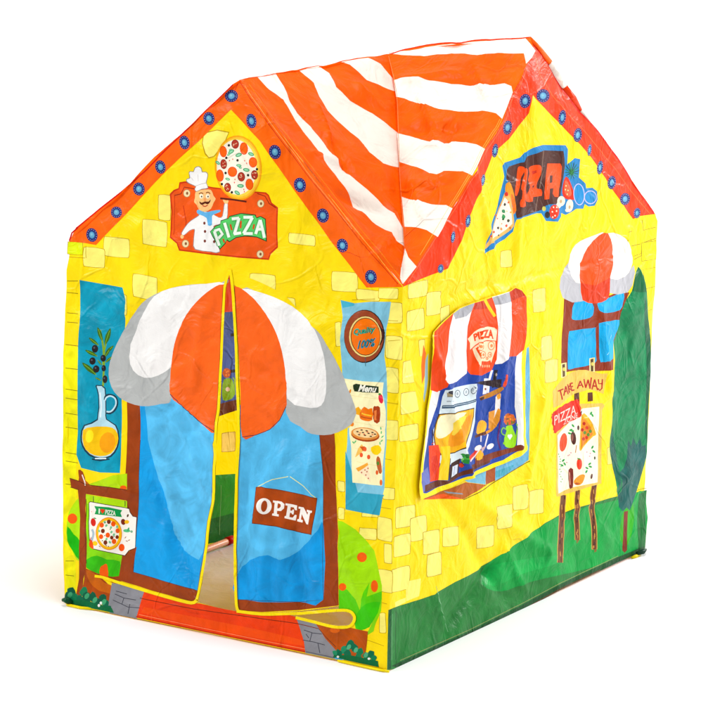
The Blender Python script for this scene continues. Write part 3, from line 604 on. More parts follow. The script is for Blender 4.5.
for x, y, r, c in ((376, 296, 22, 0), (426, 320, 26, 1), (297, 333, 25, 1), (310, 398, 22, 0), (474, 396, 24, 1), (364, 444, 25, 1), (290, 462, 24, 1), (408, 472, 19, 0), (468, 466, 19, 0), (434, 514, 26, 1), (338, 526, 22, 0)):
    a.ell(x, y, r, r*1.15, ('7A3018', 'F2602A')[c])
for x, y in ((348, 338), (400, 360), (405, 410), (268, 398), (388, 522), (432, 440), (468, 352), (350, 488), (330, 300)): a.ell(x, y, 12, 16, '7CC494', random.uniform(-40, 40))
for x, y in ((335, 308), (392, 380), (330, 450), (434, 460), (305, 505), (372, 570)): a.ell(x, y, 6, 6, '2A2220')
a.ell(204, 302, 28, 46, 'D8322A', -8); a.ell(222, 258, 16, 7, '4FA05A', 20); a.ell(536, 298, 26, 34, '7A2A18', -10); a.ell(575, 298, 26, 22, 'F8C040'); a.ell(586, 228, 10, 18, '5A3A20', 20)
a.ell(575, 396, 40, 18, '5CBE84', 4); a.ell(592, 380, 10, 22, '3FA06A', 20); a.ell(628, 405, 14, 14, '7CA888'); a.ell(518, 582, 33, 42, 'F05A28'); a.ell(222, 536, 30, 26, 'FBD040', 10); a.poly([(178, 465), (200, 540), (205, 600), (165, 575), (156, 540)], 'F05A1C', smooth=2)
for x, y, r in ((560, 470, -50), (575, 510, 20), (600, 500, -20), (275, 570, 40), (345, 558, 30)): a.ell(x, y, 14, 5, 'A06A4A', r)
a.line([(190, 380), (205, 420), (200, 460), (185, 500)], 2.2, 'A8BCC8', smooth=3); a.ell(185, 185, 5, 6, 'F08A8A')
a.done()

# threshold band, step, hedge and little bushes
a = Art('threshold_print', front, FW).view(None)
a.poly([(112, 583), (126, 585), (146, 591), (137, 618.6), (110, 613), (108, 607)], '8C8C92', mott=.12)
a.poly([(144.5, 591), (175, 599), (192, 603), (200, 603.5), (237, 611.5), (262, 613.5), (290, 615), (300, 618.5), (303, 624), (301, 632), (304, 641), (306, 652.8), (200, 631), (136.4, 617.6)], 'EE4A20', mott=.1)
a.poly([(296, 617), (316, 622), (322, 627.3), (325, 638), (339, 652), (344, 661), (305.5, 653), (304, 641)], '8A8A90', mott=.12)
a.poly([(144, 607), (200, 618), (260, 630), (302, 640), (304.5, 646), (250, 637), (180, 622), (141, 612.5)], 'F4582A', mott=.08)
a.poly([(314, 621), (333, 626), (347, 627), (368, 631.5), (366, 651), (361, 662), (342, 657), (325, 638)], 'B4521C', mott=.2)
a.ell(335, 630, 5, 3, 'E06A24'); a.line([(318, 628), (326, 637), (336, 647)], .5, '4A2A1C')
for p in ([(115, 594), (124, 598), (136, 600)], [(113, 600), (128, 607), (140, 608)], [(124, 598), (122, 604)], [(130, 604), (128, 614)], [(304, 630), (313, 633), (322, 634)], [(303, 640), (314, 642), (325, 645)], [(312, 633), (310, 641)], [(318, 643), (320, 653)], [(306, 634), (309, 638)], [(116, 591), (127, 594)]): a.line(p, .7, '3E3E48')
a.line([(140, 598), (194, 609), (240, 615.5), (297, 623.5), (318, 628.5)], .7, '7A2A10')
a.line([(139, 614.5), (200, 627.5), (262, 640.5), (305, 649)], .5, 'FF9A6A'); a.line([(136, 616.5), (200, 630.3), (305, 651.6)], .9, 'B0300E'); a.line([(306, 651.6), (343, 659.5)], .8, '5A5A60')
a.done()
a = Art('bush_print', front, FW).view(None)
for x, y, r in ((68, 596, 4.5), (72, 592, 5), (74, 598, 5), (84, 592, 5), (87, 598, 6), (93, 597, 5), (97, 602, 5), (103, 599, 5), (106, 604, 4), (80, 600, 5), (109, 608, 3)):
    a.ell(x, y, r*.8, r, random.choice(('15694A', '1E7A50', '0F5A40')), n=9, wob=.18, rot=random.uniform(-40, 40))
a.poly([(66, 600), (85, 600), (112, 608), (114, 613), (96, 609.3), (70, 603.8)], '11693E')
for x, y in ((87, 596), (95, 600), (104, 602), (70, 595)): a.ell(x, y, 2.2, 3.4, '48A070', 30, n=8)
for x, y in ((99, 605.5), (101, 603)): a.ell(x, y, 1.3, 1.6, 'F4F4F0', n=8)
a.done(); a = Art('bush_print', front, FW).view(None)
for x, y, r in ((344, 650, 4), (350, 645, 5), (355, 648, 4.5), (360, 652, 4.5), (366, 656, 4), (371, 654, 4), (374, 658, 3.6), (339, 653, 4), (348, 654, 5), (358, 658, 4.5), (335, 653, 3)):
    a.ell(x, y, r*.8, r, random.choice(('15694A', '1E7A50', '2A8A62')), n=9, wob=.18, rot=random.uniform(-40, 40))
a.poly([(334, 655), (350, 655), (378, 661), (379, 667.6), (352, 661.5), (333, 657.6)], '11693E')
for x, y in ((349, 647), (356, 650), (366, 655)): a.ell(x, y, 2, 3, '58AA80', 30, n=8)
for x, y in ((338, 656.8), (369, 658.7)): a.ell(x, y, 1.3, 1.2, 'F4F4F0', n=8)
a.line([(335, 658.2), (344, 660)], 1.4, '4AA6D8')
a.line([(342, 660), (383, 668.7)], 1.2, 'E8C81A')
a.done()
# ------------------------------------------------------------ side wall
S3, S4, S7, S8, SB, SE, Wv, W2, TA = (360, 30, 3.6), (480, 60, 3.6), (390, 240, 3.6), (500, 220, 4), (370, 480, 3.6), (500, 360, 3), (410, 280, 3.27), (410, 340, 4.5), (540, 350, 4.8)
side_out = [(387, 670.5), (403, 286), (453, 207.5), (472.5, 176), (485, 149), (504, 119), (511, 96), (526, 65.5), (534, 51), (530, 37.5), (546.5, 60), (562, 87.5), (580, 111), (602, 135), (627, 171), (655, 213.5), (657.6, 221), (656.5, 240), (654, 300), (650.5, 360), (648.5, 420), (645.3, 480), (644.5, 520), (644.6, 550.5), (618, 562), (560, 590), (520, 612), (470, 636), (425, 655), (400, 668)]
# floor line bows a little outward as the loose hem does
a = Art('side_wall', side, root); a.poly(pull(side_out, (535, 215), 4, lambda x, y: y < 212), 'yel', mott=.06)
a.view(S7)
for b in ((66, 152, 134, 206, -14), (131, 188, 183, 268, -10), (62, 250, 122, 322, -12), (181, 240, 214, 298, -10), (47, 434, 107, 512, -12), (39, 548, 102, 622, -12), (36, 668, 100, 720, -12), (516, 176, 558, 258, -8), (546, 348, 582, 428, -8), (559, 433, 602, 510, -8), (400, 40, 438, 96, -4), (106, 360, 124, 420, -4)): a.brick(*b)
a.view(SB)
for b in ((93, 95, 160, 168, -14), (146, 132, 202, 216, -12), (86, 198, 144, 272, -14), (191, 184, 248, 264, -10), (206, 265, 257, 344, -10), (77, 316, 142, 396, -14), (262, 170, 318, 236, -8), (384, 168, 446, 242, -14), (458, 92, 512, 172, -10), (516, 20, 568, 104, -10), (574, 38, 624, 120, -8)): a.brick(*b)
a.poly([(131, 365), (183, 355), (177, 418), (130, 437)], 'yel2'); a.poly([(90, 440), (128, 424), (128, 440), (92, 460)], 'yel2')
a.view(S4)
for p in ([(583, 575), (588, 613), (632, 602)], [(632, 643), (582, 660), (580, 705), (630, 691)], [(545, 670), (578, 662)], [(555, 718), (580, 705)], [(535, 620), (548, 616)]): a.line(p, .7, '9A8A14')
a.view(S8)
a.poly([(567, 92), (626, 83), (625, 156), (566, 165)], 'F2E81A', mott=.2); a.poly([(573, 198), (622, 190), (619, 264), (583, 276)], 'F2E81A', mott=.2)
for p in ([(567, 165), (566, 92), (626, 83)], [(566, 165), (625, 156)], [(583, 276), (572, 198), (622, 190)], [(583, 276), (619, 266)], [(535, 145), (564, 134)], [(594, 362), (609, 358)], [(596, 438), (604, 436)], [(505, 85), (517, 80)]): a.line(p, .55, '9A8A14')
a.view(SE).brick(323, 262, 340, 310, -4); a.line([(407, 392), (440, 384)], .6, '9A8A14'); SW = a.done()

a = Art('lawn_print', side, SW, ).view(None)
hem = [(387, 670.3), (388.3, 610), (393, 608), (405, 604), (430, 596), (455, 582), (480, 568), (510, 550), (545, 523), (575, 508), (610, 498), (646.8, 490), (646, 520), (645, 550.3), (618, 562), (560, 590), (520, 612), (470, 636), (425, 655), (400, 668)]
a.poly(hem, 'dkgrn', mott=.2)
a.poly([(482, 584), (483, 570), (492, 560), (510, 549), (530, 534), (550, 521), (572, 511), (600, 504), (630, 497), (645.5, 492), (644.8, 545), (620, 556), (590, 568), (560, 575), (530, 582), (508, 590), (494, 591)], 'bgrn', smooth=2, mott=.14)
a.poly([(484, 580), (490, 566), (520, 560), (560, 555), (560, 562), (520, 575), (495, 586)], '12A850', smooth=2, mott=.2)
a.poly([(639, 494), (645.8, 491), (645, 547), (638, 550), (637, 520)], '1F6B34', mott=.2); a.poly([(622, 515), (632, 500), (634, 520), (628, 545), (620, 540)], '3CA82C', smooth=2)
a.poly([(387.5, 669.5), (388.3, 610), (391.5, 609), (391, 668.5)], '14502A'); a.line([(392.5, 614), (392, 660)], .35, '6FA87C'); a.line([(396, 612), (396, 664)], .5, '174F2A')
a.poly([(391, 666), (425, 651), (470, 631), (520, 606), (560, 584.5), (618, 557), (644.7, 546), (644.6, 550.3), (618, 562), (560, 590), (520, 612), (470, 636), (425, 655), (400, 668)], '1F4F2A', mott=.15)
a.line([(400, 660.5), (425, 649.5), (470, 629.5), (520, 604.5), (560, 583.3), (618, 556)], .4, 'A8A070')
a.line([(420, 657.5), (470, 635), (520, 611), (560, 589), (600, 570)], .6, '7A3A28'); a.line([(436, 586), (446, 625), (448, 632)], .35, '7FB488', smooth=3)
a.done()

# cypress
a = Art('cypress_print', side, SW).view(S8)
a.poly([(553, 186), (576, 228), (588, 290), (593, 390), (603, 480), (603, 590), (597, 700), (592, 800), (589, 900), (586, 947), (568, 1012), (548, 1080), (530, 1135), (519, 1162), (506, 1150), (492, 1166), (476, 1150), (470, 1100), (460, 1027), (448, 975), (439, 920), (440, 870), (448, 815), (453, 693), (460, 560), (454, 490), (466, 440), (480, 370), (500, 325), (527, 285), (538, 235)], 'tree', mott=.22, smooth=2)
a.poly([(553, 188), (562, 200), (578, 240), (587, 288), (560, 290), (528, 284), (538, 237)], '0C6038', mott=.15)
a.poly([(580, 300), (592, 390), (602, 480), (602, 590), (596, 700), (591, 800), (586, 900), (580, 820), (584, 700), (586, 560), (578, 430)], '10593A', mott=.2, smooth=2)
a.poly([(513, 880), (524, 905), (533, 870), (546, 900), (560, 872), (568, 905), (582, 900), (584, 947), (566, 1013), (546, 1083), (528, 1137), (518, 1160), (506, 1150), (492, 1164), (477, 1150), (472, 1100), (487, 1085), (478, 1010), (496, 990), (508, 950)], 'tree2', mott=.3)
a.poly([(448, 830), (458, 900), (468, 960), (480, 1010), (474, 1100), (460, 1027), (448, 975), (440, 915)], '165E4E', mott=.2)
a.view(SE).poly([(372, 455), (384, 452), (381, 570), (374, 578), (367, 572)], '7A2A1A', mott=.2)
a.done()

# arched window with awning
a = Art('window_print', side, SW).view(S8)
a.poly([(256, 315), (300, 330), (380, 325), (470, 290), (518, 290), (500, 330), (484, 370), (470, 440), (453, 490), (453, 600), (380, 605), (300, 602), (246, 612), (248, 450)], '8A3218', mott=.12)
for q in ([(300, 325), (368, 332), (374, 370), (362, 390), (320, 400), (290, 398), (288, 380)], [(392, 320), (440, 310), (495, 290), (492, 330), (480, 360), (430, 372), (405, 368), (394, 355)], [(290, 443), (372, 432), (382, 440), (384, 540), (378, 575), (300, 592), (276, 598), (270, 580), (274, 460)], [(400, 412), (440, 405), (478, 400), (470, 440), (454, 480), (452, 555), (430, 566), (410, 568), (398, 555), (396, 430)]): a.poly(q, 'sky', smooth=2, mott=.12)
a.line([(446, 460), (430, 540)], .5, '9AD4EC')
a.poly([(292, 120), (275, 170), (242, 230), (238, 270), (250, 310), (290, 330), (330, 325), (345, 200)], 'C0BFC4', mott=.06); a.poly([(430, 225), (500, 225), (535, 180), (540, 210), (530, 260), (510, 290), (470, 298), (430, 290)], 'C0BFC4', mott=.06)
a.poly([(420, 53), (380, 60), (320, 85), (290, 115), (275, 165), (285, 225), (322, 254), (345, 150)], 'wht', smooth=2, mott=.04); a.poly([(432, 53), (480, 60), (515, 90), (530, 150), (525, 190), (500, 226), (440, 234), (440, 120)], 'wht', smooth=2, mott=.04)
a.poly([(432, 53), (395, 62), (350, 110), (325, 165), (318, 220), (322, 255), (330, 320), (380, 334), (425, 320), (438, 295), (440, 230), (452, 180), (450, 110)], 'F8591E', smooth=2, mott=.1)
a.poly([(322, 252), (380, 262), (441, 230), (438, 295), (425, 320), (380, 334), (330, 320)], 'D8421C', mott=.1)
a.done()

# take-away easel
a = Art('easel_print', side, SW).view(SE)
def leg(p, w0):
    a.line(p, w0+1.4, 'C89A50', smooth=3); a.line(p, w0, '6A3A1C', smooth=3)
    for i in range(len(p)-1):
        for k in range(9):
            t = random.random(); x = p[i][0]*(1-t)+p[i+1][0]*t+random.uniform(-4, 4); y = p[i][1]*(1-t)+p[i+1][1]*t
            a.line([(x, y), (x+random.uniform(-2, 2), y+random.uniform(8, 16))], .9, random.choice(('2E160C', 'C08A48', '8A5228')))
leg([(190, 405), (184, 500), (180, 608)], 4.8); leg([(233, 390), (230, 460), (232, 540)], 4); leg([(284, 370), (275, 440), (282, 500), (283, 568)], 4.4)
a.view(TA)
for x, y in ((114, 100), (250, 75)):
    a.poly([(x-13, y-35), (x+13, y-40), (x+13, y+30), (x-13, y+35)], 'F0E0A0'); a.poly([(x-8, y-30), (x+6, y-34), (x+6, y+26), (x-6, y+30)], '5A4020', mott=.4); a.ell(x+1, y-8, 6, 9, 'E8D070')
for x in (176, 240): a.poly([(x-12, 205), (x+12, 202), (x+14, 245), (x-12, 248)], '5A2E1C', mott=.4)
a.view((545, 350, 10.286))
a.poly([(78, 420), (120, 370), (185, 290), (260, 235), (340, 205), (420, 205), (500, 225), (580, 245), (645, 240), (622, 330), (600, 452), (540, 425), (450, 405), (370, 430), (300, 450), (230, 500), (160, 565), (85, 595)], 'E6C064', mott=.14)
R_ = 'B02418'
for p in ([(130, 425), (190, 400)], [(155, 415), (178, 512)], [(192, 470), (212, 372)], [(212, 372), (238, 455)], [(198, 430), (232, 418)], [(232, 352), (250, 440)], [(272, 335), (240, 392), (282, 415)], [(252, 350), (286, 338)], [(256, 345), (276, 422)], [(262, 382), (288, 372)], [(276, 420), (302, 408)],
          [(332, 398), (362, 318)], [(362, 318), (392, 385)], [(342, 368), (386, 358)], [(400, 298), (418, 390)], [(418, 390), (442, 305)], [(442, 305), (462, 398)], [(462, 398), (476, 282)], [(482, 405), (510, 302)], [(510, 302), (540, 412)], [(490, 370), (534, 372)], [(548, 300), (552, 348), (582, 345)], [(590, 300), (584, 395), (562, 416), (545, 395)]): a.line(p, 1.35, R_)
a.view(TA)
# board
a.poly([(185, 258), (300, 255), (310, 268), (298, 290), (295, 640), (240, 655), (100, 700), (80, 704), (78, 690), (80, 400), (180, 300)], 'E2BE62', mott=.12)
a.poly([(84, 410), (185, 300), (205, 280), (285, 272), (276, 635), (150, 660), (88, 690)], 'FBF8DC', mott=.04)
sp = []
cx, cy = 124, 315
zz = [(60, 318), (75, 300), (130, 268), (175, 240), (196, 300), (190, 318), (130, 350), (80, 395), (62, 360)]
q = catmull([(58, 322), (68, 298), (120, 262), (172, 240), (186, 250), (196, 310), (188, 322), (130, 352), (76, 396), (66, 380)], 4)
for i, (x, y) in enumerate(q): k = 1.0 if i % 2 else 1.07; sp.append((cx+(x-cx)*k, cy+(y-cy)*k))
a.poly(sp, 'DC3420', mott=.1)
a.text('PIZZA', [(68, 362), (172, 305), (170, 262), (66, 318)], 'FBE0D4', bold=.0, shear=.1); a.text('ZONE', [(112, 360), (182, 322), (181, 300), (112, 336)], 'FBE0D4', bold=.0, shear=.1)
a.done()
a = Art('food_print', side, SW).view((550, 400, 7.2))
a.ell(95, 305, 27, 68, 'F0502A', 8); a.ell(168, 275, 20, 48, '4A1E14', -5); a.ell(160, 270, 8, 26, '8A4A3A')
for x, y, r in ((150, 215, -30), (140, 240, 20), (165, 185, 50), (160, 222, 10), (295, 95, -60), (305, 110, 60), (305, 340, -60), (315, 370, 40), (95, 435, -40), (85, 470, 30), (105, 460, 60), (285, 460, -40), (265, 490, 30), (262, 515, -60), (290, 480, 20)): a.ell(x, y, 14, 7, '2F9A4A', r, n=8)
for i in range(12): a.ell(62+random.uniform(-5, 14)+i*1.5, 390+i*18, 4, 6, '3E9A4A', random.uniform(-60, 60), n=6)
a.poly([(228, 108), (262, 108), (300, 160), (332, 245), (310, 262), (250, 325), (222, 365), (210, 352), (215, 280)], 'F5B424', smooth=2, mott=.15); a.poly([(232, 135), (262, 145), (295, 200), (308, 245), (270, 290), (225, 345), (228, 240)], 'F09038', mott=.3)
for x, y in ((245, 170), (265, 200), (250, 235), (275, 250), (290, 225), (240, 280), (232, 215), (262, 270)): a.ell(x, y, 11, 13, random.choice(('D8381E', 'B82A1A', 'F8D850', '5A8A34')), n=9)
a.ell(203, 200, 8, 18, '4A2018'); a.ell(211, 460, 20, 42, 'E8401E'); a.ell(208, 424, 14, 5, '3E8A3A', 20); a.line([(190, 325), (183, 380)], 1.0, 'B8764A'); a.ell(225, 88, 4, 14, '4A2018', 10)
a.poly([(132, 505), (166, 498), (166, 615), (156, 634), (138, 630)], '7A2418', smooth=2, mott=.2); a.line([(140, 520), (145, 610)], .7, 'E8A08A')
a.poly([(172, 580), (200, 550), (215, 540), (235, 535), (252, 545), (235, 595), (205, 615), (175, 605)], 'F4981C', smooth=2, mott=.25); a.ell(195, 602, 20, 8, 'B85A1A'); a.ell(299, 550, 8, 20, '5A2A20', 10); a.ell(322, 418, 6, 12, '3A3A2A')
for x, y in ((140, 395), (150, 380), (285, 405), (290, 385), (130, 400), (265, 375), (120, 450)): a.ell(x, y, 6, 4, 'C86A8A', n=7)
a.done()

# shop board on the gable, lettering folded over itself
a = Art('gable_sign_print', side, SW).view((500, 140, 6.545))
a.poly([(15, 170), (30, 148), (130, 115), (160, 82), (220, 50), (280, 32), (430, 34), (445, 60), (442, 120), (440, 160), (490, 118), (525, 125), (520, 190), (516, 245), (560, 285), (565, 315), (605, 312), (635, 335), (640, 390), (620, 430), (580, 436), (555, 420), (545, 450), (500, 450), (470, 470), (430, 490), (400, 478), (400, 500), (380, 535), (300, 530), (270, 480), (240, 480), (110, 520), (98, 545), (85, 600), (30, 650), (-20, 680), (-100, 745), (-98, 700), (-60, 600), (-30, 480), (0, 350), (28, 240)], '2F82BE', mott=.12)
a.poly([(45, 195), (60, 172), (160, 145), (175, 110), (240, 88), (290, 68), (415, 72), (425, 170), (415, 240), (395, 370), (380, 420), (330, 420), (300, 430), (280, 455), (220, 475), (110, 512), (95, 430), (60, 290), (40, 250)], '4E2A22', mott=.2)
a.line([(285, 70), (270, 260), (232, 470)], .6, '8A6A5A'); a.line([(215, 95), (222, 200)], .4, '7A5448')
RR = 'FF5A2C'
for q in ([(118, 180), (132, 172), (148, 178), (150, 200), (136, 250), (128, 310), (112, 362), (99, 362), (99, 330), (108, 260), (112, 210)],
          [(155, 190), (180, 190), (180, 230), (172, 290), (168, 330), (174, 360), (166, 400), (168, 434), (132, 437), (133, 392), (147, 380), (150, 335), (136, 320), (146, 270)],
          [(188, 184), (212, 168), (255, 163), (272, 180), (266, 230), (244, 275), (240, 318), (270, 322), (273, 365), (218, 372), (214, 402), (172, 402), (174, 360), (198, 310), (184, 262), (194, 220)]): a.poly(q, RR, smooth=2, mott=.1)
a.poly([(310, 154), (395, 154), (405, 175), (400, 250), (386, 320), (382, 373), (358, 372), (345, 350), (350, 314), (326, 318), (322, 386), (292, 390), (290, 350), (300, 240)], RR, holes=[[(326, 232), (345, 230), (342, 278), (324, 282)]], mott=.1)
a.poly([(208, 205), (238, 198), (240, 215), (212, 226)], 'C8341C'); a.poly([(212, 300), (226, 296), (214, 322)], '5A241C')
a.done()
a = Art('pizza_slice_print', side, SW).view((485, 180, 9.6))
a.poly([(200, 40), (230, 20), (250, 40), (275, 120), (290, 200), (300, 290), (270, 330), (262, 250), (230, 140), (195, 110)], 'F29A24', smooth=2, mott=.15); a.poly([(250, 130), (285, 180), (296, 290), (272, 320), (262, 240)], 'F0702A', smooth=2)
a.poly([(190, 120), (225, 125), (255, 230), (272, 330), (278, 440), (220, 500), (130, 560), (60, 610), (10, 660), (0, 640), (60, 530), (90, 400), (130, 270), (165, 190)], 'E8B46A', smooth=2, mott=.2)
a.poly([(190, 165), (220, 200), (250, 290), (262, 420), (210, 470), (130, 530), (75, 560), (80, 470), (110, 360), (145, 260)], 'FBF0DC', mott=.1)
for x, y, c, r in ((205, 135, 'D8382A', 22), (190, 235, '2A2A1C', 14), (178, 300, '3E8A5A', 20), (178, 350, '3E9A5A', 22), (175, 375, '2A6A3A', 14), (225, 390, '3A3A24', 16), (125, 460, '4A3A24', 14), (130, 530, '3A3020', 9), (225, 215, 'E0603A', 12), (150, 240, 'E0803A', 8), (105, 340, 'E8703A', 10), (120, 370, 'D8503A', 7), (205, 440, 'D8503A', 14), (155, 470, 'E0904A', 14), (245, 310, 'E8A04A', 10), (85, 500, 'C8503A', 12), (60, 540, 'D8402A', 10), (240, 460, 'C86A3A', 12), (160, 420, 'E8A080', 8), (210, 300, 'F0C080', 8)): a.ell(x, y, r*.8, r, c, n=9, wob=.2)
a.done(); a = Art('vegetable_print', side, SW).view((500, 140, 6.545))
for r in range(0, 360, 24):
    x, y = 470+48*math.cos(math.radians(r)), 200+56*math.sin(math.radians(r)); a.line([(468, 215), (x, y)], 1.0, ('144A24', '1E6A34', '2E8A44')[r//24 % 3], wd2=.6)
a.poly([(430, 240), (455, 265), (480, 330), (505, 375), (480, 392), (430, 385), (408, 350), (412, 290)], 'D83A24', smooth=2, mott=.1); a.poly([(430, 262), (455, 300), (470, 350), (450, 372), (425, 350), (420, 300)], 'F26A4A', smooth=2)
for x, y in ((432, 300), (445, 330), (440, 355), (428, 325)): a.ell(x, y, 4, 6, 'FBE0A0', n=7)
for x, y, rx, ry in ((517, 356, 37, 72), (592, 375, 42, 45)):
    a.ell(x, y, rx, ry, 'C8C0F0', -4, 20); a.ell(x, y, rx-5, ry-6, '2A8AC8', -4, 20)
for x, y, rx, ry, c in ((400, 400, 26, 34, 'F6EBD0'), (385, 425, 16, 22, 'F6EBD0'), (455, 430, 24, 42, 'F6EBD0'), (440, 460, 14, 12, 'F6EBD0'), (398, 402, 8, 12, 'C8A880'), (455, 440, 7, 12, 'C8A880'), (355, 470, 33, 48, 'E0402A'), (310, 490, 18, 22, '2A2220'), (288, 450, 13, 16, 'C8C060')): a.ell(x, y, rx, ry, c, 6)
for x, y in ((350, 440), (370, 465), (342, 470), (360, 495), (345, 505), (372, 440)): a.ell(x, y, 5, 6, 'FBE6D0', n=8)
a.done()

T = Art('gable_trim', side, root).view(None)
T.poly([(402.6, 287), (453, 208), (472.5, 176.4), (485, 149.4), (504, 119.4), (511, 96.4), (526, 66), (534, 51.5), (530.5, 38.5), (546, 60.5), (561.5, 88), (579.5, 111.4), (601.5, 135.4), (626.5, 171.4), (654.6, 214), (640, 216), (633, 219), (613, 190.5), (591, 157), (563, 127), (536, 99), (533, 95), (529, 113), (509, 139), (493, 153), (482, 186), (467, 224), (462, 240), (448, 268.5)], 'FF4A16', mott=.14)
T.line([(531, 40), (546, 61.5), (561.5, 89), (579.5, 112.4), (601.5, 136.5), (626.5, 172.5), (654, 214)], 1.6, 'D82A14'); T.line([(535, 55), (540, 75), (552, 95), (600, 150), (650, 214)], .5, 'FF7A4A'); T.line([(527, 68), (513, 97), (506, 120), (487, 150), (455, 209), (408, 283)], .6, 'FF7A4A')
for x, y, r1, r2 in ((525, 101, 5.6, 7.2), (543, 95.8, 6.6, 6.8), (507.5, 127.6, 4.6, 7.2), (495, 150.5, 3, 7), (483, 180, 2, 6), (468, 221, 2.6, 6.5), (562.2, 117.4, 3.8, 7.6), (577.7, 135, 4.2, 7.2), (589.5, 150, 2, 6), (600, 167.5, 3, 7), (611.7, 182.5, 4.2, 6.8), (625, 199, 5, 6.2), (637, 213, 3.4, 5.4), (453, 237, 2.2, 6), (440.6, 268.6, 3, 4.6)): stud(T, x, y, r1, r2, 8)
T.done()

# ------------------------------------------------------------ window flap of the side wall (hangs a little off the wall)
fa0, fb0 = side.flat(480, 300); fa1, fb1 = side.flat(480, 470)
def wsag(s, A_, B_):
    t = np.clip((fb0-B_)/(fb0-fb1), 0, 1.3); return side.disp(A_, B_) + .005 + .004*t + .002*np.sin((A_)*23)*t
wflap = Surf(BN, AS, BS, nS, (.02, .2, .75, 1.15), amp=.001, seed=5, scale=6, sag=wsag, folds=[((430, 340), (470, 500), .014, .008), ((480, 320), (470, 400), .012, .006), ((505, 300), (495, 440), .012, .004), ((455, 330), (445, 400), .014, .004), ((512, 370), (515, 460), .012, .006)])
a = Art('window_frame_print', side, SW).view(W2)
a.poly([(530, -190), (536, -180), (540, 0), (540, 200), (538, 480), (534, 545), (430, 605), (330, 672), (240, 718), (60, 716), (45, 640), (62, 420), (1.0, 84), (100, 60), (106, 20)], 'yel', mott=.05)
a.poly([(522, 40), (535, 30), (541, 200), (538, 480), (534, 540), (480, 580), (440, 604), (385, 632), (300, 640), (280, 600), (500, 500)], '6FB4D6', mott=.15)
a.poly([(45, 718), (90, 700), (180, 668), (250, 640), (345, 652), (240, 716)], 'B8642C', mott=.2); a.poly([(60, 718), (150, 692), (235, 715)], 'F4622A'); a.poly([(340, 560), (385, 555), (383, 633), (342, 652)], 'A8552C', mott=.1); a.poly([(150, 680), (235, 690), (240, 695), (170, 690)], '8A9AA8')
a.poly([(235, 625), (342, 590), (340, 650), (260, 640)], '7CBcd8'.upper(), mott=.1); a.poly([(385, 620), (440, 604), (470, 560), (385, 590)], '4FA6BE')
a.line([(240, 719), (330, 675), (430, 609), (538, 545)], .8, '6A5A1A')
a.poly([(60, 20), (72, 60), (66, 160), (54, 200), (50, 120)], 'F4783A'); a.poly([(70, 90), (82, 60), (80, 180), (64, 280), (60, 260)], 'A8CCD8')
a.done()
a = Art('window_flap', wflap, root).view(W2)
wf_out = [(50, 718), (42, 650), (60, 490), (85, 260), (92, 200), (100, 60), (103, 0), (106, -37), (158, -92), (198, -126), (222, -144), (285, -169), (329, -182), (369, -197), (447, -220), (475, -239), (506, -227), (531, -195), (532, -88), (526, 0), (519, 180), (520, 430), (530, 480), (515, 510), (420, 558), (300, 606), (200, 655), (120, 690), (66, 712)]
a.poly(wf_out, 'yb', mott=.05, smooth=2); WF = a.done()
a = Art('kitchen_print', wflap, WF).view(W2)
a.poly([(62, 690), (52, 640), (72, 490), (96, 260), (103, 200), (112, 60), (116, 0), (150, -50), (480, -190), (505, -150), (504, 0), (504, 180), (508, 430), (515, 478), (505, 494), (420, 540), (300, 588), (200, 637), (75, 690)], '24459C', mott=.12)
a.poly([(100, 225), (135, 230), (120, 300), (85, 400), (62, 520), (70, 470), (80, 350)], 'F4F2F0', mott=.04); a.poly([(70, 440), (85, 400), (62, 560), (55, 640)], 'F0EEF0'); a.poly([(52, 600), (80, 570), (90, 640), (60, 690), (54, 650)], '6A74B8')
a.poly([(480, 70), (505, 40), (504, 180), (508, 430), (512, 476), (490, 480), (485, 400), (470, 300), (472, 180)], 'F6F4F2', mott=.04)
a.view((425, 380, 6))
a.poly([(110, 60), (200, 40), (312, 22), (308, 130), (300, 250), (265, 400), (230, 470), (150, 510), (90, 500), (50, 400), (50, 300), (85, 200), (95, 150)], 'DCE9EF', mott=.04)
a.poly([(128, 68), (162, 62), (165, 98), (128, 102)], '3A3A44'); a.poly([(135, 75), (160, 90), (160, 98), (134, 100)], 'A89A7A')
for x, y in ((195, 83), (247, 72), (290, 62)): a.ell(x, y, 17, 24, '6A7480', 8, 16); a.ell(x, y, 13, 19, 'E4EDF2', 8, 16); a.ell(x, y, 6, 10, 'A8B4BC', 8, 12)
for x in (130, 150, 168): a.ell(x, 128, 5, 4, '9AA4AC', n=6)
a.poly([(104, 152), (180, 145), (260, 128), (308, 112), (306, 130), (260, 145), (180, 165), (100, 172)], '36506A'); a.line([(108, 160), (180, 153), (260, 137), (304, 122)], .5, 'C8DCE8')
a.poly([(80, 204), (190, 192), (296, 166), (294, 215), (275, 300), (250, 380), (235, 410), (180, 438), (120, 450), (92, 452), (60, 400), (50, 330), (58, 270)], '3A2A1C')
a.poly([(88, 210), (190, 198), (292, 173), (290, 215), (271, 300), (246, 376), (232, 404), (180, 432), (122, 443), (95, 440), (66, 398), (56, 330), (66, 270)], 'F6B428', mott=.2)
a.poly([(95, 215), (190, 202), (250, 195), (200, 250), (150, 320), (100, 350), (66, 340), (72, 270)], 'FAEFC4', smooth=2, mott=.06); a.poly([(150, 330), (200, 280), (240, 230), (280, 210), (262, 290), (240, 360), (200, 390), (140, 400)], 'F0980C', smooth=2, mott=.2); a.poly([(180, 260), (215, 225), (250, 215), (225, 270), (190, 320), (160, 330)], 'FCD85A', smooth=2, mott=.1)
a.poly([(92, 400), (150, 395), (152, 470), (145, 560), (138, 602), (80, 600), (85, 530), (100, 470)], 'F5D01E', smooth=1, mott=.08); a.line([(152, 470), (145, 540), (140, 600)], .7, '3A2A1C')
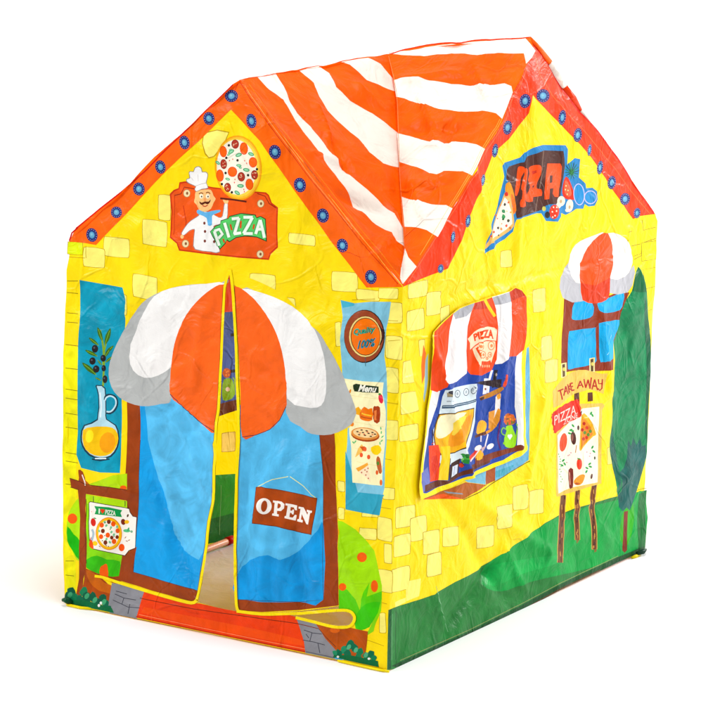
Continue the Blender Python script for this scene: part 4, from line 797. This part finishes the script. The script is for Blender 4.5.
a.line([(44, 300), (46, 390)], .9, '3A2A28'); a.poly([(22, 395), (80, 388), (92, 440), (86, 520), (80, 600), (30, 612), (24, 500)], 'EE4A26', mott=.1); a.poly([(40, 460), (70, 450), (84, 520), (60, 570), (40, 540)], 'D83A1C', mott=.1); a.line([(40, 385), (55, 372), (60, 390)], .6, 'EE4A26')
a.poly([(158, 500), (210, 470), (200, 560), (148, 600), (145, 540)], '3A2018'); a.poly([(165, 520), (198, 505), (192, 560), (158, 585)], 'DCE4F4'); a.line([(178, 520), (172, 570)], .5, '8A8AA8')
for x, y, c in ((235, 455, '2E8A3A'), (250, 470, '4FB04A'), (225, 480, '7CCB5A'), (240, 490, 'B8DCA0'), (255, 455, '1E6A2A'), (228, 500, '5A2A1C'), (252, 490, '2E8A3A'), (215, 512, 'C83A24')): a.ell(x, y, 14, 13, c, random.uniform(0, 60), n=9, wob=.15)
a.line([(270, 480), (300, 440), (332, 395)], 3.4, 'D8362A'); a.line([(272, 490), (300, 455), (336, 405)], 1.2, 'F6D8D0'); a.poly([(300, 470), (330, 420), (350, 440), (348, 470), (320, 480)], 'F2B030', smooth=2)
a.poly([(0, 632), (80, 600), (140, 606), (200, 560), (280, 512), (330, 490), (390, 470), (390, 495), (330, 520), (200, 582), (140, 622), (80, 640), (0, 672)], '5E2816', mott=.2)
a.view((475, 370, 6.55))
a.poly([(0, 580), (60, 560), (150, 530), (220, 512), (300, 490), (322, 502), (320, 518), (220, 545), (100, 590), (0, 628)], '7A3218', mott=.2)
a.poly([(60, 55), (88, 55), (75, 155), (50, 160)], 'E8E4E4'); a.ell(70, 90, 6, 8, '6A5A5A'); a.ell(68, 125, 6, 8, '8A4A3A')
a.line([(112, 0), (92, 70), (84, 150)], 2.2, 'E4E8F4'); a.poly([(125, 0), (150, 0), (140, 60), (130, 110), (110, 120), (118, 50)], '161420'); a.ell(140, 30, 6, 10, 'A89A8A'); a.poly([(1.0, 84), (175, 60), (168, 120)], '2A1A20')
a.line([(190, 110), (205, 70), (208, 30)], 2.6, 'D8462A', smooth=3); a.poly([(30, 178), (120, 135), (185, 108), (190, 125), (160, 150), (90, 182), (36, 200)], 'B87A34', mott=.2); a.poly([(30, 185), (60, 172), (60, 190), (38, 202)], '4A2414')
a.poly([(135, 175), (168, 155), (165, 230), (150, 330), (128, 365), (112, 365), (130, 260)], 'ECE6E2', smooth=1, mott=.06); a.poly([(140, 165), (165, 150), (168, 185), (148, 195)], 'F2A84A')
a.poly([(90, 275), (130, 262), (118, 380), (88, 385)], 'E8A050', mott=.15); a.poly([(150, 250), (172, 262), (160, 330), (140, 370), (110, 400), (60, 430), (60, 410), (100, 385)], 'D8903A', mott=.2); a.poly([(8, 410), (20, 345), (48, 328), (76, 350), (66, 400), (30, 420)], 'F2B440', smooth=2, mott=.2); a.poly([(0, 428), (70, 400), (75, 420), (0, 446)], '5A2A18')
a.line([(168, 320), (155, 400), (150, 460), (168, 520)], 1.6, '5A2064', smooth=3); a.line([(40, 430), (38, 470)], 1.2, 'E8DCE0'); a.line([(85, 420), (66, 500)], 1.3, 'E4DCE4'); a.ell(20, 510, 26, 16, 'ECE6E6', -30); a.ell(100, 500, 26, 16, 'F2F0F4', -35); a.poly([(20, 545), (50, 525), (48, 580), (10, 590)], 'F2B030', smooth=2); a.poly([(40, 510), (75, 495), (45, 545)], 'C8A8B0')
a.ell(226, 325, 40, 40, 'C0642A', 0, 14, wob=.1)
for _ in range(26):
    t, r = random.uniform(0, 6.28), random.uniform(0, 38); a.ell(228+r*math.cos(t), 322+r*math.sin(t), 6, 7, random.choice(('E8741E', 'F29A3A', '9A3A1E', 'D85028', '5A6A2A')), n=7)
a.line([(205, 430), (180, 420), (172, 400), (185, 378), (202, 390)], 1.0, '8ACB34', smooth=3); a.line([(262, 480), (272, 420), (280, 370), (290, 352)], 1.5, '8ACB34', smooth=3)
a.poly([(202, 370), (240, 362), (248, 385), (265, 430), (268, 480), (255, 505), (225, 510), (195, 498), (190, 450), (205, 400)], '9CDA34', smooth=2, mott=.1); a.ell(190, 480, 7, 9, '8ACB34')
a.ell(221, 432, 9, 10, 'F6F8E8'); a.ell(235, 430, 9, 10, 'F6F8E8'); a.poly([(212, 436), (244, 434), (228, 458)], 'F6F8E8')
a.done()
a = Art('awning_print', wflap, WF).view(S7)
a.poly([(160, 330), (200, 290), (230, 262), (240, 285), (225, 400), (205, 460), (200, 530), (170, 548), (146, 540), (150, 450)], 'F6521E', mott=.12)
a.poly([(228, 265), (250, 248), (300, 228), (320, 250), (285, 330), (276, 480), (240, 510), (210, 520), (198, 500), (208, 400), (215, 320)], 'F6F2F0', smooth=1, mott=.04)
a.poly([(228, 265), (250, 248), (305, 226), (300, 250), (275, 275), (235, 285)], 'B0B0B6')
a.poly([(368, 205), (430, 186), (442, 240), (440, 330), (430, 420), (402, 445), (378, 448), (385, 330)], 'F6F2F0', mott=.04); a.poly([(370, 207), (432, 187), (438, 222), (400, 232), (375, 234)], 'B0B0B6')
a.poly([(430, 187), (452, 172), (475, 182), (492, 205), (494, 290), (492, 340), (482, 395), (455, 418), (428, 420), (440, 300), (438, 230)], 'F6521E', mott=.12); a.poly([(430, 187), (452, 172), (475, 182), (488, 200), (460, 210), (436, 222)], 'BE3A1A')
a.poly([(305, 226), (335, 218), (368, 206), (382, 250), (390, 320), (384, 430), (365, 470), (330, 488), (290, 484), (278, 470), (275, 400), (280, 310), (292, 262)], 'F6521E', smooth=1, mott=.12); a.poly([(305, 228), (335, 219), (350, 215), (356, 245), (330, 250), (300, 250)], 'C23C1A')
a.line([(340, 212), (358, 245), (378, 275)], 3.0, 'FFD21E', smooth=3)
a.view((460, 315, 11.07))
a.poly([(85, 265), (160, 185), (230, 145), (310, 128), (380, 140), (412, 165), (400, 285), (300, 278), (210, 300), (150, 350), (112, 385), (110, 310)], 'FCE4C4', mott=.04)
a.text('PIZZA', [(160, 292), (372, 268), (372, 166), (145, 215)], 'F6521E', arch=2.2, bold=.05)
a.poly([(138, 375), (200, 320), (290, 290), (390, 292), (395, 380), (370, 450), (345, 530), (335, 500), (300, 515), (240, 510), (235, 560), (215, 575), (180, 500), (155, 430)], 'FBE0BC', mott=.04)
a.poly([(170, 370), (190, 345), (215, 480), (235, 505), (225, 560)], 'F6521E')
for x, y, r in ((230, 350, 36), (255, 440, 32), (345, 340, 38), (330, 440, 24), (300, 480, 14)): a.ell(x, y, r, r*1.3, 'F47A3A', 0, 16); a.ell(x, y, r-7, r*1.3-8, 'FCE0BC', 0, 16); a.ell(x+4, y, r*.4, r*.5, 'F6905A', 0, 10)
for x in (250, 275, 300, 322): a.ell(x, 566, 8, 16, 'FBB48A', n=8)
a.done()

# ------------------------------------------------------------ roof
a = Art('roof_panel', roofA, root).view(None)
seam = [(388, 54), (391, 70), (396, 91), (398, 135.5), (399, 169), (402, 213), (404, 248), (403, 286)]
RA_out = [(239, 80), (244, 78.6), (261, 76), (275, 73), (300, 69), (339, 61.5), (360, 57.6), (388, 54)] + seam[1:] + [(380, 257.5), (355, 227.5), (325, 188.5), (291, 144.4), (256, 97.2)]
WHT = 'F4EBE0'
a.poly(RA_out, 'ora2', mott=.12, bump=1.3, trans=.2); PA = a.done()
a = Art('stripe_print', roofA, PA).view(F2)
a.poly([(206, 168), (240, 164), (272, 156), (300, 200), (320, 250), (350, 300), (400, 350), (440, 400), (500, 480), (560, 540), (640, 610), (700, 660), (745, 740), (735, 760), (668, 720), (620, 690), (560, 640), (500, 540), (440, 460), (400, 400), (350, 335), (300, 250), (250, 215)], WHT, mott=.03, bump=1.3, smooth=1)
a.poly([(358, 146), (380, 140), (425, 129), (465, 155), (490, 205), (540, 255), (620, 300), (680, 345), (716, 372), (718, 495), (660, 480), (610, 440), (570, 390), (510, 340), (460, 290), (430, 240), (410, 190), (380, 165)], WHT, mott=.03, bump=1.3)
a.poly([(505, 114), (560, 106), (605, 100), (650, 122), (695, 175), (708, 222), (660, 205), (600, 180), (570, 150), (540, 125)], WHT, mott=.03, bump=1.3)
a.view(None); a.poly([(404.4, 259), (405, 262), (402.5, 284), (400, 278), (401, 268)], WHT, mott=.03)
a.poly([(372, 207), (387, 212), (402, 227), (404, 246), (396, 240), (385, 226)], WHT, mott=.03)
a.line([(246, 85), (290, 145), (325, 190), (356, 230), (400, 284)], .4, 'FFC060'); a.line([(249, 84), (293, 143), (328, 187.5), (359, 227), (401, 278)], .35, 'FF9A3A'); a.line([(239.5, 80.5), (261, 76.6), (300, 69.7), (339, 62.2), (360, 58.4)], .5, 'C83A10')
a.line([(340, 250), (372, 258), (396, 270)], .35, 'D84A14')
a.done()
a = Art('roof_panel', roofB, root).view(None)
RB_out = [(388, 54), (402, 50), (420, 45.6), (450, 42), (475, 39.6), (505, 38.2), (530, 36.6), (534.5, 51), (526, 66), (511, 96.6), (504, 119.6), (485, 149.6), (472.5, 176.6), (453, 208.2), (403, 286.4)] + seam[::-1][1:-1]
a.poly(RB_out, 'ora2', mott=.12, bump=1.3, trans=.2); PB = a.done()
a = Art('stripe_print', roofB, PB).view(S3)
a.poly([(100, 84), (180, 74), (330, 50), (440, 40), (530, 34), (596, 30), (612, 48), (632, 74), (620, 98), (598, 122), (590, 84), (500, 82), (420, 90), (330, 84), (230, 94), (150, 90)], WHT, mott=.03, bump=1.3)
a.poly([(122, 180), (160, 170), (210, 166), (250, 182), (330, 195), (430, 192), (520, 192), (545, 202), (550, 225), (512, 320), (490, 300), (440, 290), (380, 294), (300, 286), (220, 264), (160, 246), (130, 240)], WHT, mott=.03, bump=1.3)
a.poly([(134, 372), (180, 382), (250, 402), (320, 408), (380, 404), (420, 412), (450, 428), (404, 524), (370, 508), (300, 508), (250, 515), (200, 492), (140, 474)], WHT, mott=.03, bump=1.3)
a.poly([(150, 600), (200, 614), (260, 628), (310, 630), (333, 642), (300, 710), (280, 745), (240, 720), (160, 708)], WHT, mott=.03, bump=1.3)
a.view(S7).poly([(54, 30), (66, 62), (96, 96), (45, 160), (42, 90)], WHT, mott=.03)
a.view(None); a.line([(388.5, 56), (396.5, 92), (398.5, 136), (399.5, 170), (402.4, 213), (404.3, 246)], .5, 'E88A5A', smooth=3)
a.line([(390, 54.2), (420, 46.4), (450, 42.8), (475, 40.4), (505, 39), (529, 37.4)], 1.1, 'E83A18'); a.line([(500, 119), (481, 150), (468, 176), (449, 207), (420, 255)], .35, 'FFC060'); a.line([(502, 119), (483, 150), (470, 176), (451, 207)], .35, 'FFC060')
a.done()
# the six roof slopes the photo hardly shows
def slope(P0, P1, P2, seed, bulge=0):
    s = roofsurf(P0, P1, P2, .008, seed, scale=4.5); 
    toab = lambda p: ((p-P0)@s.A, (p-P0)@s.B)
    def tri(ts, u0, u1):      # band between two heights, parallel to the ridge P1-P2
        q = [P0+(P1-P0)*u0, P0+(P1-P0)*u1, P0+(P2-P0)*u1, P0+(P2-P0)*u0]; ab = [toab(p) for p in q]
        return [[ab[0], ab[1], ab[2]], [ab[0], ab[2], ab[3]]]
    a = Art('roof_panel', s, root); a._add([[toab(P0), toab(P1), toab(P2)]], M('ora2', mott=.12, trans=.75)); o = a.done()
    a = Art('stripe_print', s, o)
    for k in range(5): a._add(tri(0, .16+k*.18, .24+k*.18), M(WHT, mott=.03, trans=.75))
    a.done(); return o
for i, (p0, p1, p2) in enumerate(((TL, PF, CC), (TL, CC, TB), (TB, PR, CC), (TR, PR, CC), (TR, PS, CC))): slope(p0, p1, p2, 20+i)
# loose edge of the far slope showing past the gable
def tube(name, pts, r, mat, parent, n=10, r2=None, cap=True):
    V, Fc = [], []; pts = [Vector(tuple(p)) for p in pts]
    for i, p in enumerate(pts):
        d = (pts[min(i+1, len(pts)-1)]-pts[max(i-1, 0)]).normalized(); u = d.orthogonal().normalized() if i == 0 else (u - d*u.dot(d)).normalized(); v = d.cross(u)
        for k in range(n):
            t = 2*math.pi*k/n; rr = r[i] if isinstance(r, (list, tuple)) else r; V.append(p+u*rr*math.cos(t)+v*rr*math.sin(t))
    for i in range(len(pts)-1):
        for k in range(n): Fc.append((i*n+k, i*n+(k+1) % n, (i+1)*n+(k+1) % n, (i+1)*n+k))
    if cap: Fc += [tuple(range(n))[::-1], tuple((len(pts)-1)*n+k for k in range(n))]
    return simple_mesh(name, V, Fc, mat, parent, True)
def spt(x, y, back): 
    P = hitplane(x, y, BN, nS); return nearest(x, y, P - nS*back)
e1 = [spt(530, 38, .006), spt(539, 48, .012), spt(549, 62.5, .02)]
e2 = [spt(548, 63, .02), spt(555, 73, .025), spt(563.5, 86, .02)]
e3 = [spt(563, 86, .02), spt(573, 99, .024), spt(580.5, 110.5, .014)]
e4 = [spt(580, 110.5, .012), spt(600, 134.5, .008)]
for e, c, r in ((e1, 'ora', [.004, .006, .009]), (e2, WHT, [.010, .013, .009]), (e3, 'F24A1C', [.009, .010, .005]), (e4, WHT, [.006, .004])):
    tube('roof_edge', e, r, M(c), root, 12)

# ------------------------------------------------------------ inside: far walls, floor sheet, frame
def wallsurf(P0, P1, ref, seed):
    n = np.cross(P1-P0, np.array((0, 0, 1.))); n /= np.linalg.norm(n); n = n if n@np.array(ref) > 0 else -n
    return n
# left wall, its face to the inside
nL = np.cross(BB_-BL, TL-BL); nL /= np.linalg.norm(nL); nL = nL if nL@(BN-BL) > 0 else -nL
AL, BLx = frame(BL, BB_-BL, nL)
left = Surf(BL, AL, BLx, nL, (-.1, -.05, Dd+.1, 1.55), amp=.006, seed=8, scale=3)
ab = lambda s, p: ((p-s.O)@s.A, (p-s.O)@s.B)
a = Art('side_wall', left, root); a._add(a.loops_ab([[ab(left, p) for p in (BL, BB_, TB, TL)]]), M('FFE400', mott=.05, trans=.75)); a.view(DS2).brick(248, -30, 300, 45, -8); LW = a.done()
a = Art('inner_window_print', left, LW).view(DS)
a.poly([(130, 30), (205, 30), (300, 30), (300, 208), (215, 208), (130, 216)], 'E8582A'); a.poly([(120, 213), (215, 206), (280, 205), (280, 600), (225, 600), (160, 624), (100, 640)], '4A68B8', mott=.12)
for y in (290, 435): a.poly([(203, y+4), (260, y), (260, y+12), (203, y+16)], '2A2420')
a.poly([(100, 600), (160, 575), (228, 558), (280, 545), (280, 590), (225, 602), (160, 624), (100, 640)], '6A3E22')
a.ell(187, 452, 17, 20, 'C0642A', n=12, wob=.1)
for x, y in ((180, 440), (192, 445), (184, 460), (196, 460), (186, 448)): a.ell(x, y, 4, 4, 'E8923A', n=6)
a.poly([(176, 478), (205, 474), (215, 500), (216, 545), (195, 560), (172, 560), (168, 520)], '8CC83A', smooth=2); a.ell(191, 517, 9, 9, 'F0F4E0'); a.line([(212, 470), (218, 480), (218, 540)], 1.4, '8CC83A')
a.done()
a = Art('lawn_print', left, LW).view(DS2)
a.poly([(100, 140), (225, 140), (302, 135), (420, 130), (420, 380), (293, 392), (195, 415), (100, 450)], '3C9A3C', mott=.12); a.poly([(150, 330), (205, 315), (295, 292), (420, 270), (420, 360), (293, 390), (195, 416), (140, 436)], '2A7034', mott=.1)
a.line([(244, 180), (238, 380)], .35, '8AC08A')
a.done()
nR = -nF
def plainwall(P0, P1, P2, P3, P4, ref, seed):
    n = np.cross(P1-P0, P4-P0); n /= np.linalg.norm(n); n = n if n@ref > 0 else -n; A, B = frame(P0, P1-P0, n)
    s = Surf(P0, A, B, n, (-.1 if (P1-P0)@A > 0 else -1.4, -.05, 1.4, 1.55), amp=.006, seed=seed, scale=3)
    a = Art('rear_wall', s, root); q = lambda u, v: ab(s, P0+(P1-P0)*u+(P4-P0)*v)
    a._add(a.loops_ab([[ab(s, p) for p in (P0, P1, P2, P3, P4)], [q(.07, .06), q(.93, .06), q(.93, .97), q(.07, .97)]]), M('FFE400', mott=.05, trans=.75)); o = a.done()  # unseen opening in the wall, added to let light into the tent
    a = Art('lawn_print', s, o); a._add(a.loops_ab([[ab(s, p) for p in (P0, P1, P1+(P2-P1)*.16, P0+(P4-P0)*.16)]]), M('2F7B3C', mott=.2)); a.done()
    return s, o
plainwall(BB_, BR+(BB_-BR)*.02, TR+(TB-TR)*.02, PR, TB, -nF, 9)
# floor sheet of the tent with its yellow edge
fs = [BL+np.array((.012, .008, .0)), BN+np.array((-.008, .010, .0)), BR+np.array((-.008, -.01, .0)), BB_+np.array((.01, -.01, 0))]
def slab3(name, pts, z0, z1, mat, parent):
    V = [(p[0], p[1], z0) for p in pts]+[(p[0], p[1], z1) for p in pts]; n = len(pts)
    return simple_mesh(name, V, [tuple(range(n))[::-1], tuple(range(n, 2*n))]+[(i, (i+1) % n, n+(i+1) % n, n+i) for i in range(n)], mat, parent)
fl_ = slab3('floor_sheet', fs, -.003, -.0015, M('D6E4F8', mott=.03, bump=.5), root)
cF = sum(fs)/4
def onfloor(x, y, z=0): return hitz(x, y, z)
tube('floor_binding', [onfloor(67, 604.6), onfloor(80, 607.6), onfloor(95, 609)], .0035, M('yb'), root, 8)
tube('floor_binding', [onfloor(338, 660.6), onfloor(365, 666.8), onfloor(380, 670), onfloor(389, 671.5)], .003, M('yb'), root, 8)
tube('floor_binding', [onfloor(632, 557.6), onfloor(636, 556.2), onfloor(641, 554)], [.0035, .005, .002], M('E8D21A'), root, 8)
tube('hem_corner', [onfloor(62.5, 600, .01), onfloor(67, 600, .012), onfloor(72, 602, .008)], [.004, .009, .004], M('124A2C'), root, 10)
tube('hem_corner', [onfloor(637, 553.5, .006), onfloor(643, 551.5, .008), onfloor(646, 549.5, .006)], [.005, .007, .003], M('1C3A2C'), root, 10)
# hem cord along the floor
hf = [(68, 604), (100, 611), (136, 618.2), (200, 631.6), (250, 641.8), (305, 653), (345, 661.5), (386, 669.8)]
# plastic pipe frame
pm = bpy.data.materials.new('white_plastic_pipe'); pm.use_nodes = True; pb = pm.node_tree.nodes['Principled BSDF']; pb.inputs['Base Color'].default_value = (.72, .42, .30, 1); pb.inputs['Roughness'].default_value = .35
pn = pm.node_tree.nodes.new('ShaderNodeTexNoise'); pn.inputs['Scale'].default_value = 30; pr_ = pm.node_tree.nodes.new('ShaderNodeMapRange'); pr_.inputs['To Min'].default_value = .3; pr_.inputs['To Max'].default_value = .45
pm.node_tree.links.new(pn.outputs['Fac'], pr_.inputs['Value']); pm.node_tree.links.new(pr_.outputs[0], pb.inputs['Roughness'])
cen = (BL+BR)/2
def inn(P, k=.03, dz=0.0):
    d = cen-P; d[2] = 0; d /= np.linalg.norm(d); return P + d*k + np.array((0, 0, dz))
R_ = .0085
for p, q in ((BL, BB_), (BN, BR), (BB_, BR)): tube('frame_pole', [inn(p, .035, .012), inn(q, .035, .012)], R_, pm, root)
for p, q in ((BL, TL), (BN, TN), (BR, TR), (BB_, TB)): tube('frame_pole', [inn(p, .035, .012), inn(q, .035, -.02)], R_, pm, root)
for p, q, r in ((TL, PF, TN), (TN, PS, TR), (TB, PR, TR)): tube('frame_pole', [inn(p, .035, -.025), inn(q, .04, -.035), inn(r, .035, -.025)], R_, pm, root)
Pa, Pb = inn(BL, .035, .012), inn(BB_, .035, .012)
def nearline(x, y):      # the pipe joint seen through the door slit
    d = ray(x, y); v = Pb-Pa; w0 = CAM-Pa; a_, b_, c_, d_, e_ = d@d, d@v, v@v, d@w0, v@w0; return (a_*e_-b_*d_)/(a_*c_-b_*b_)
t0, t1 = nearline(228, 545), nearline(233.5, 542)
tube('pole_joint', [Pa+(Pb-Pa)*t0, Pa+(Pb-Pa)*t1], R_*1.3, M('B8242A', bump=.0), root)
print('FACES', sum(len(o.data.polygons) for o in bpy.data.objects if o.type == 'MESH'))
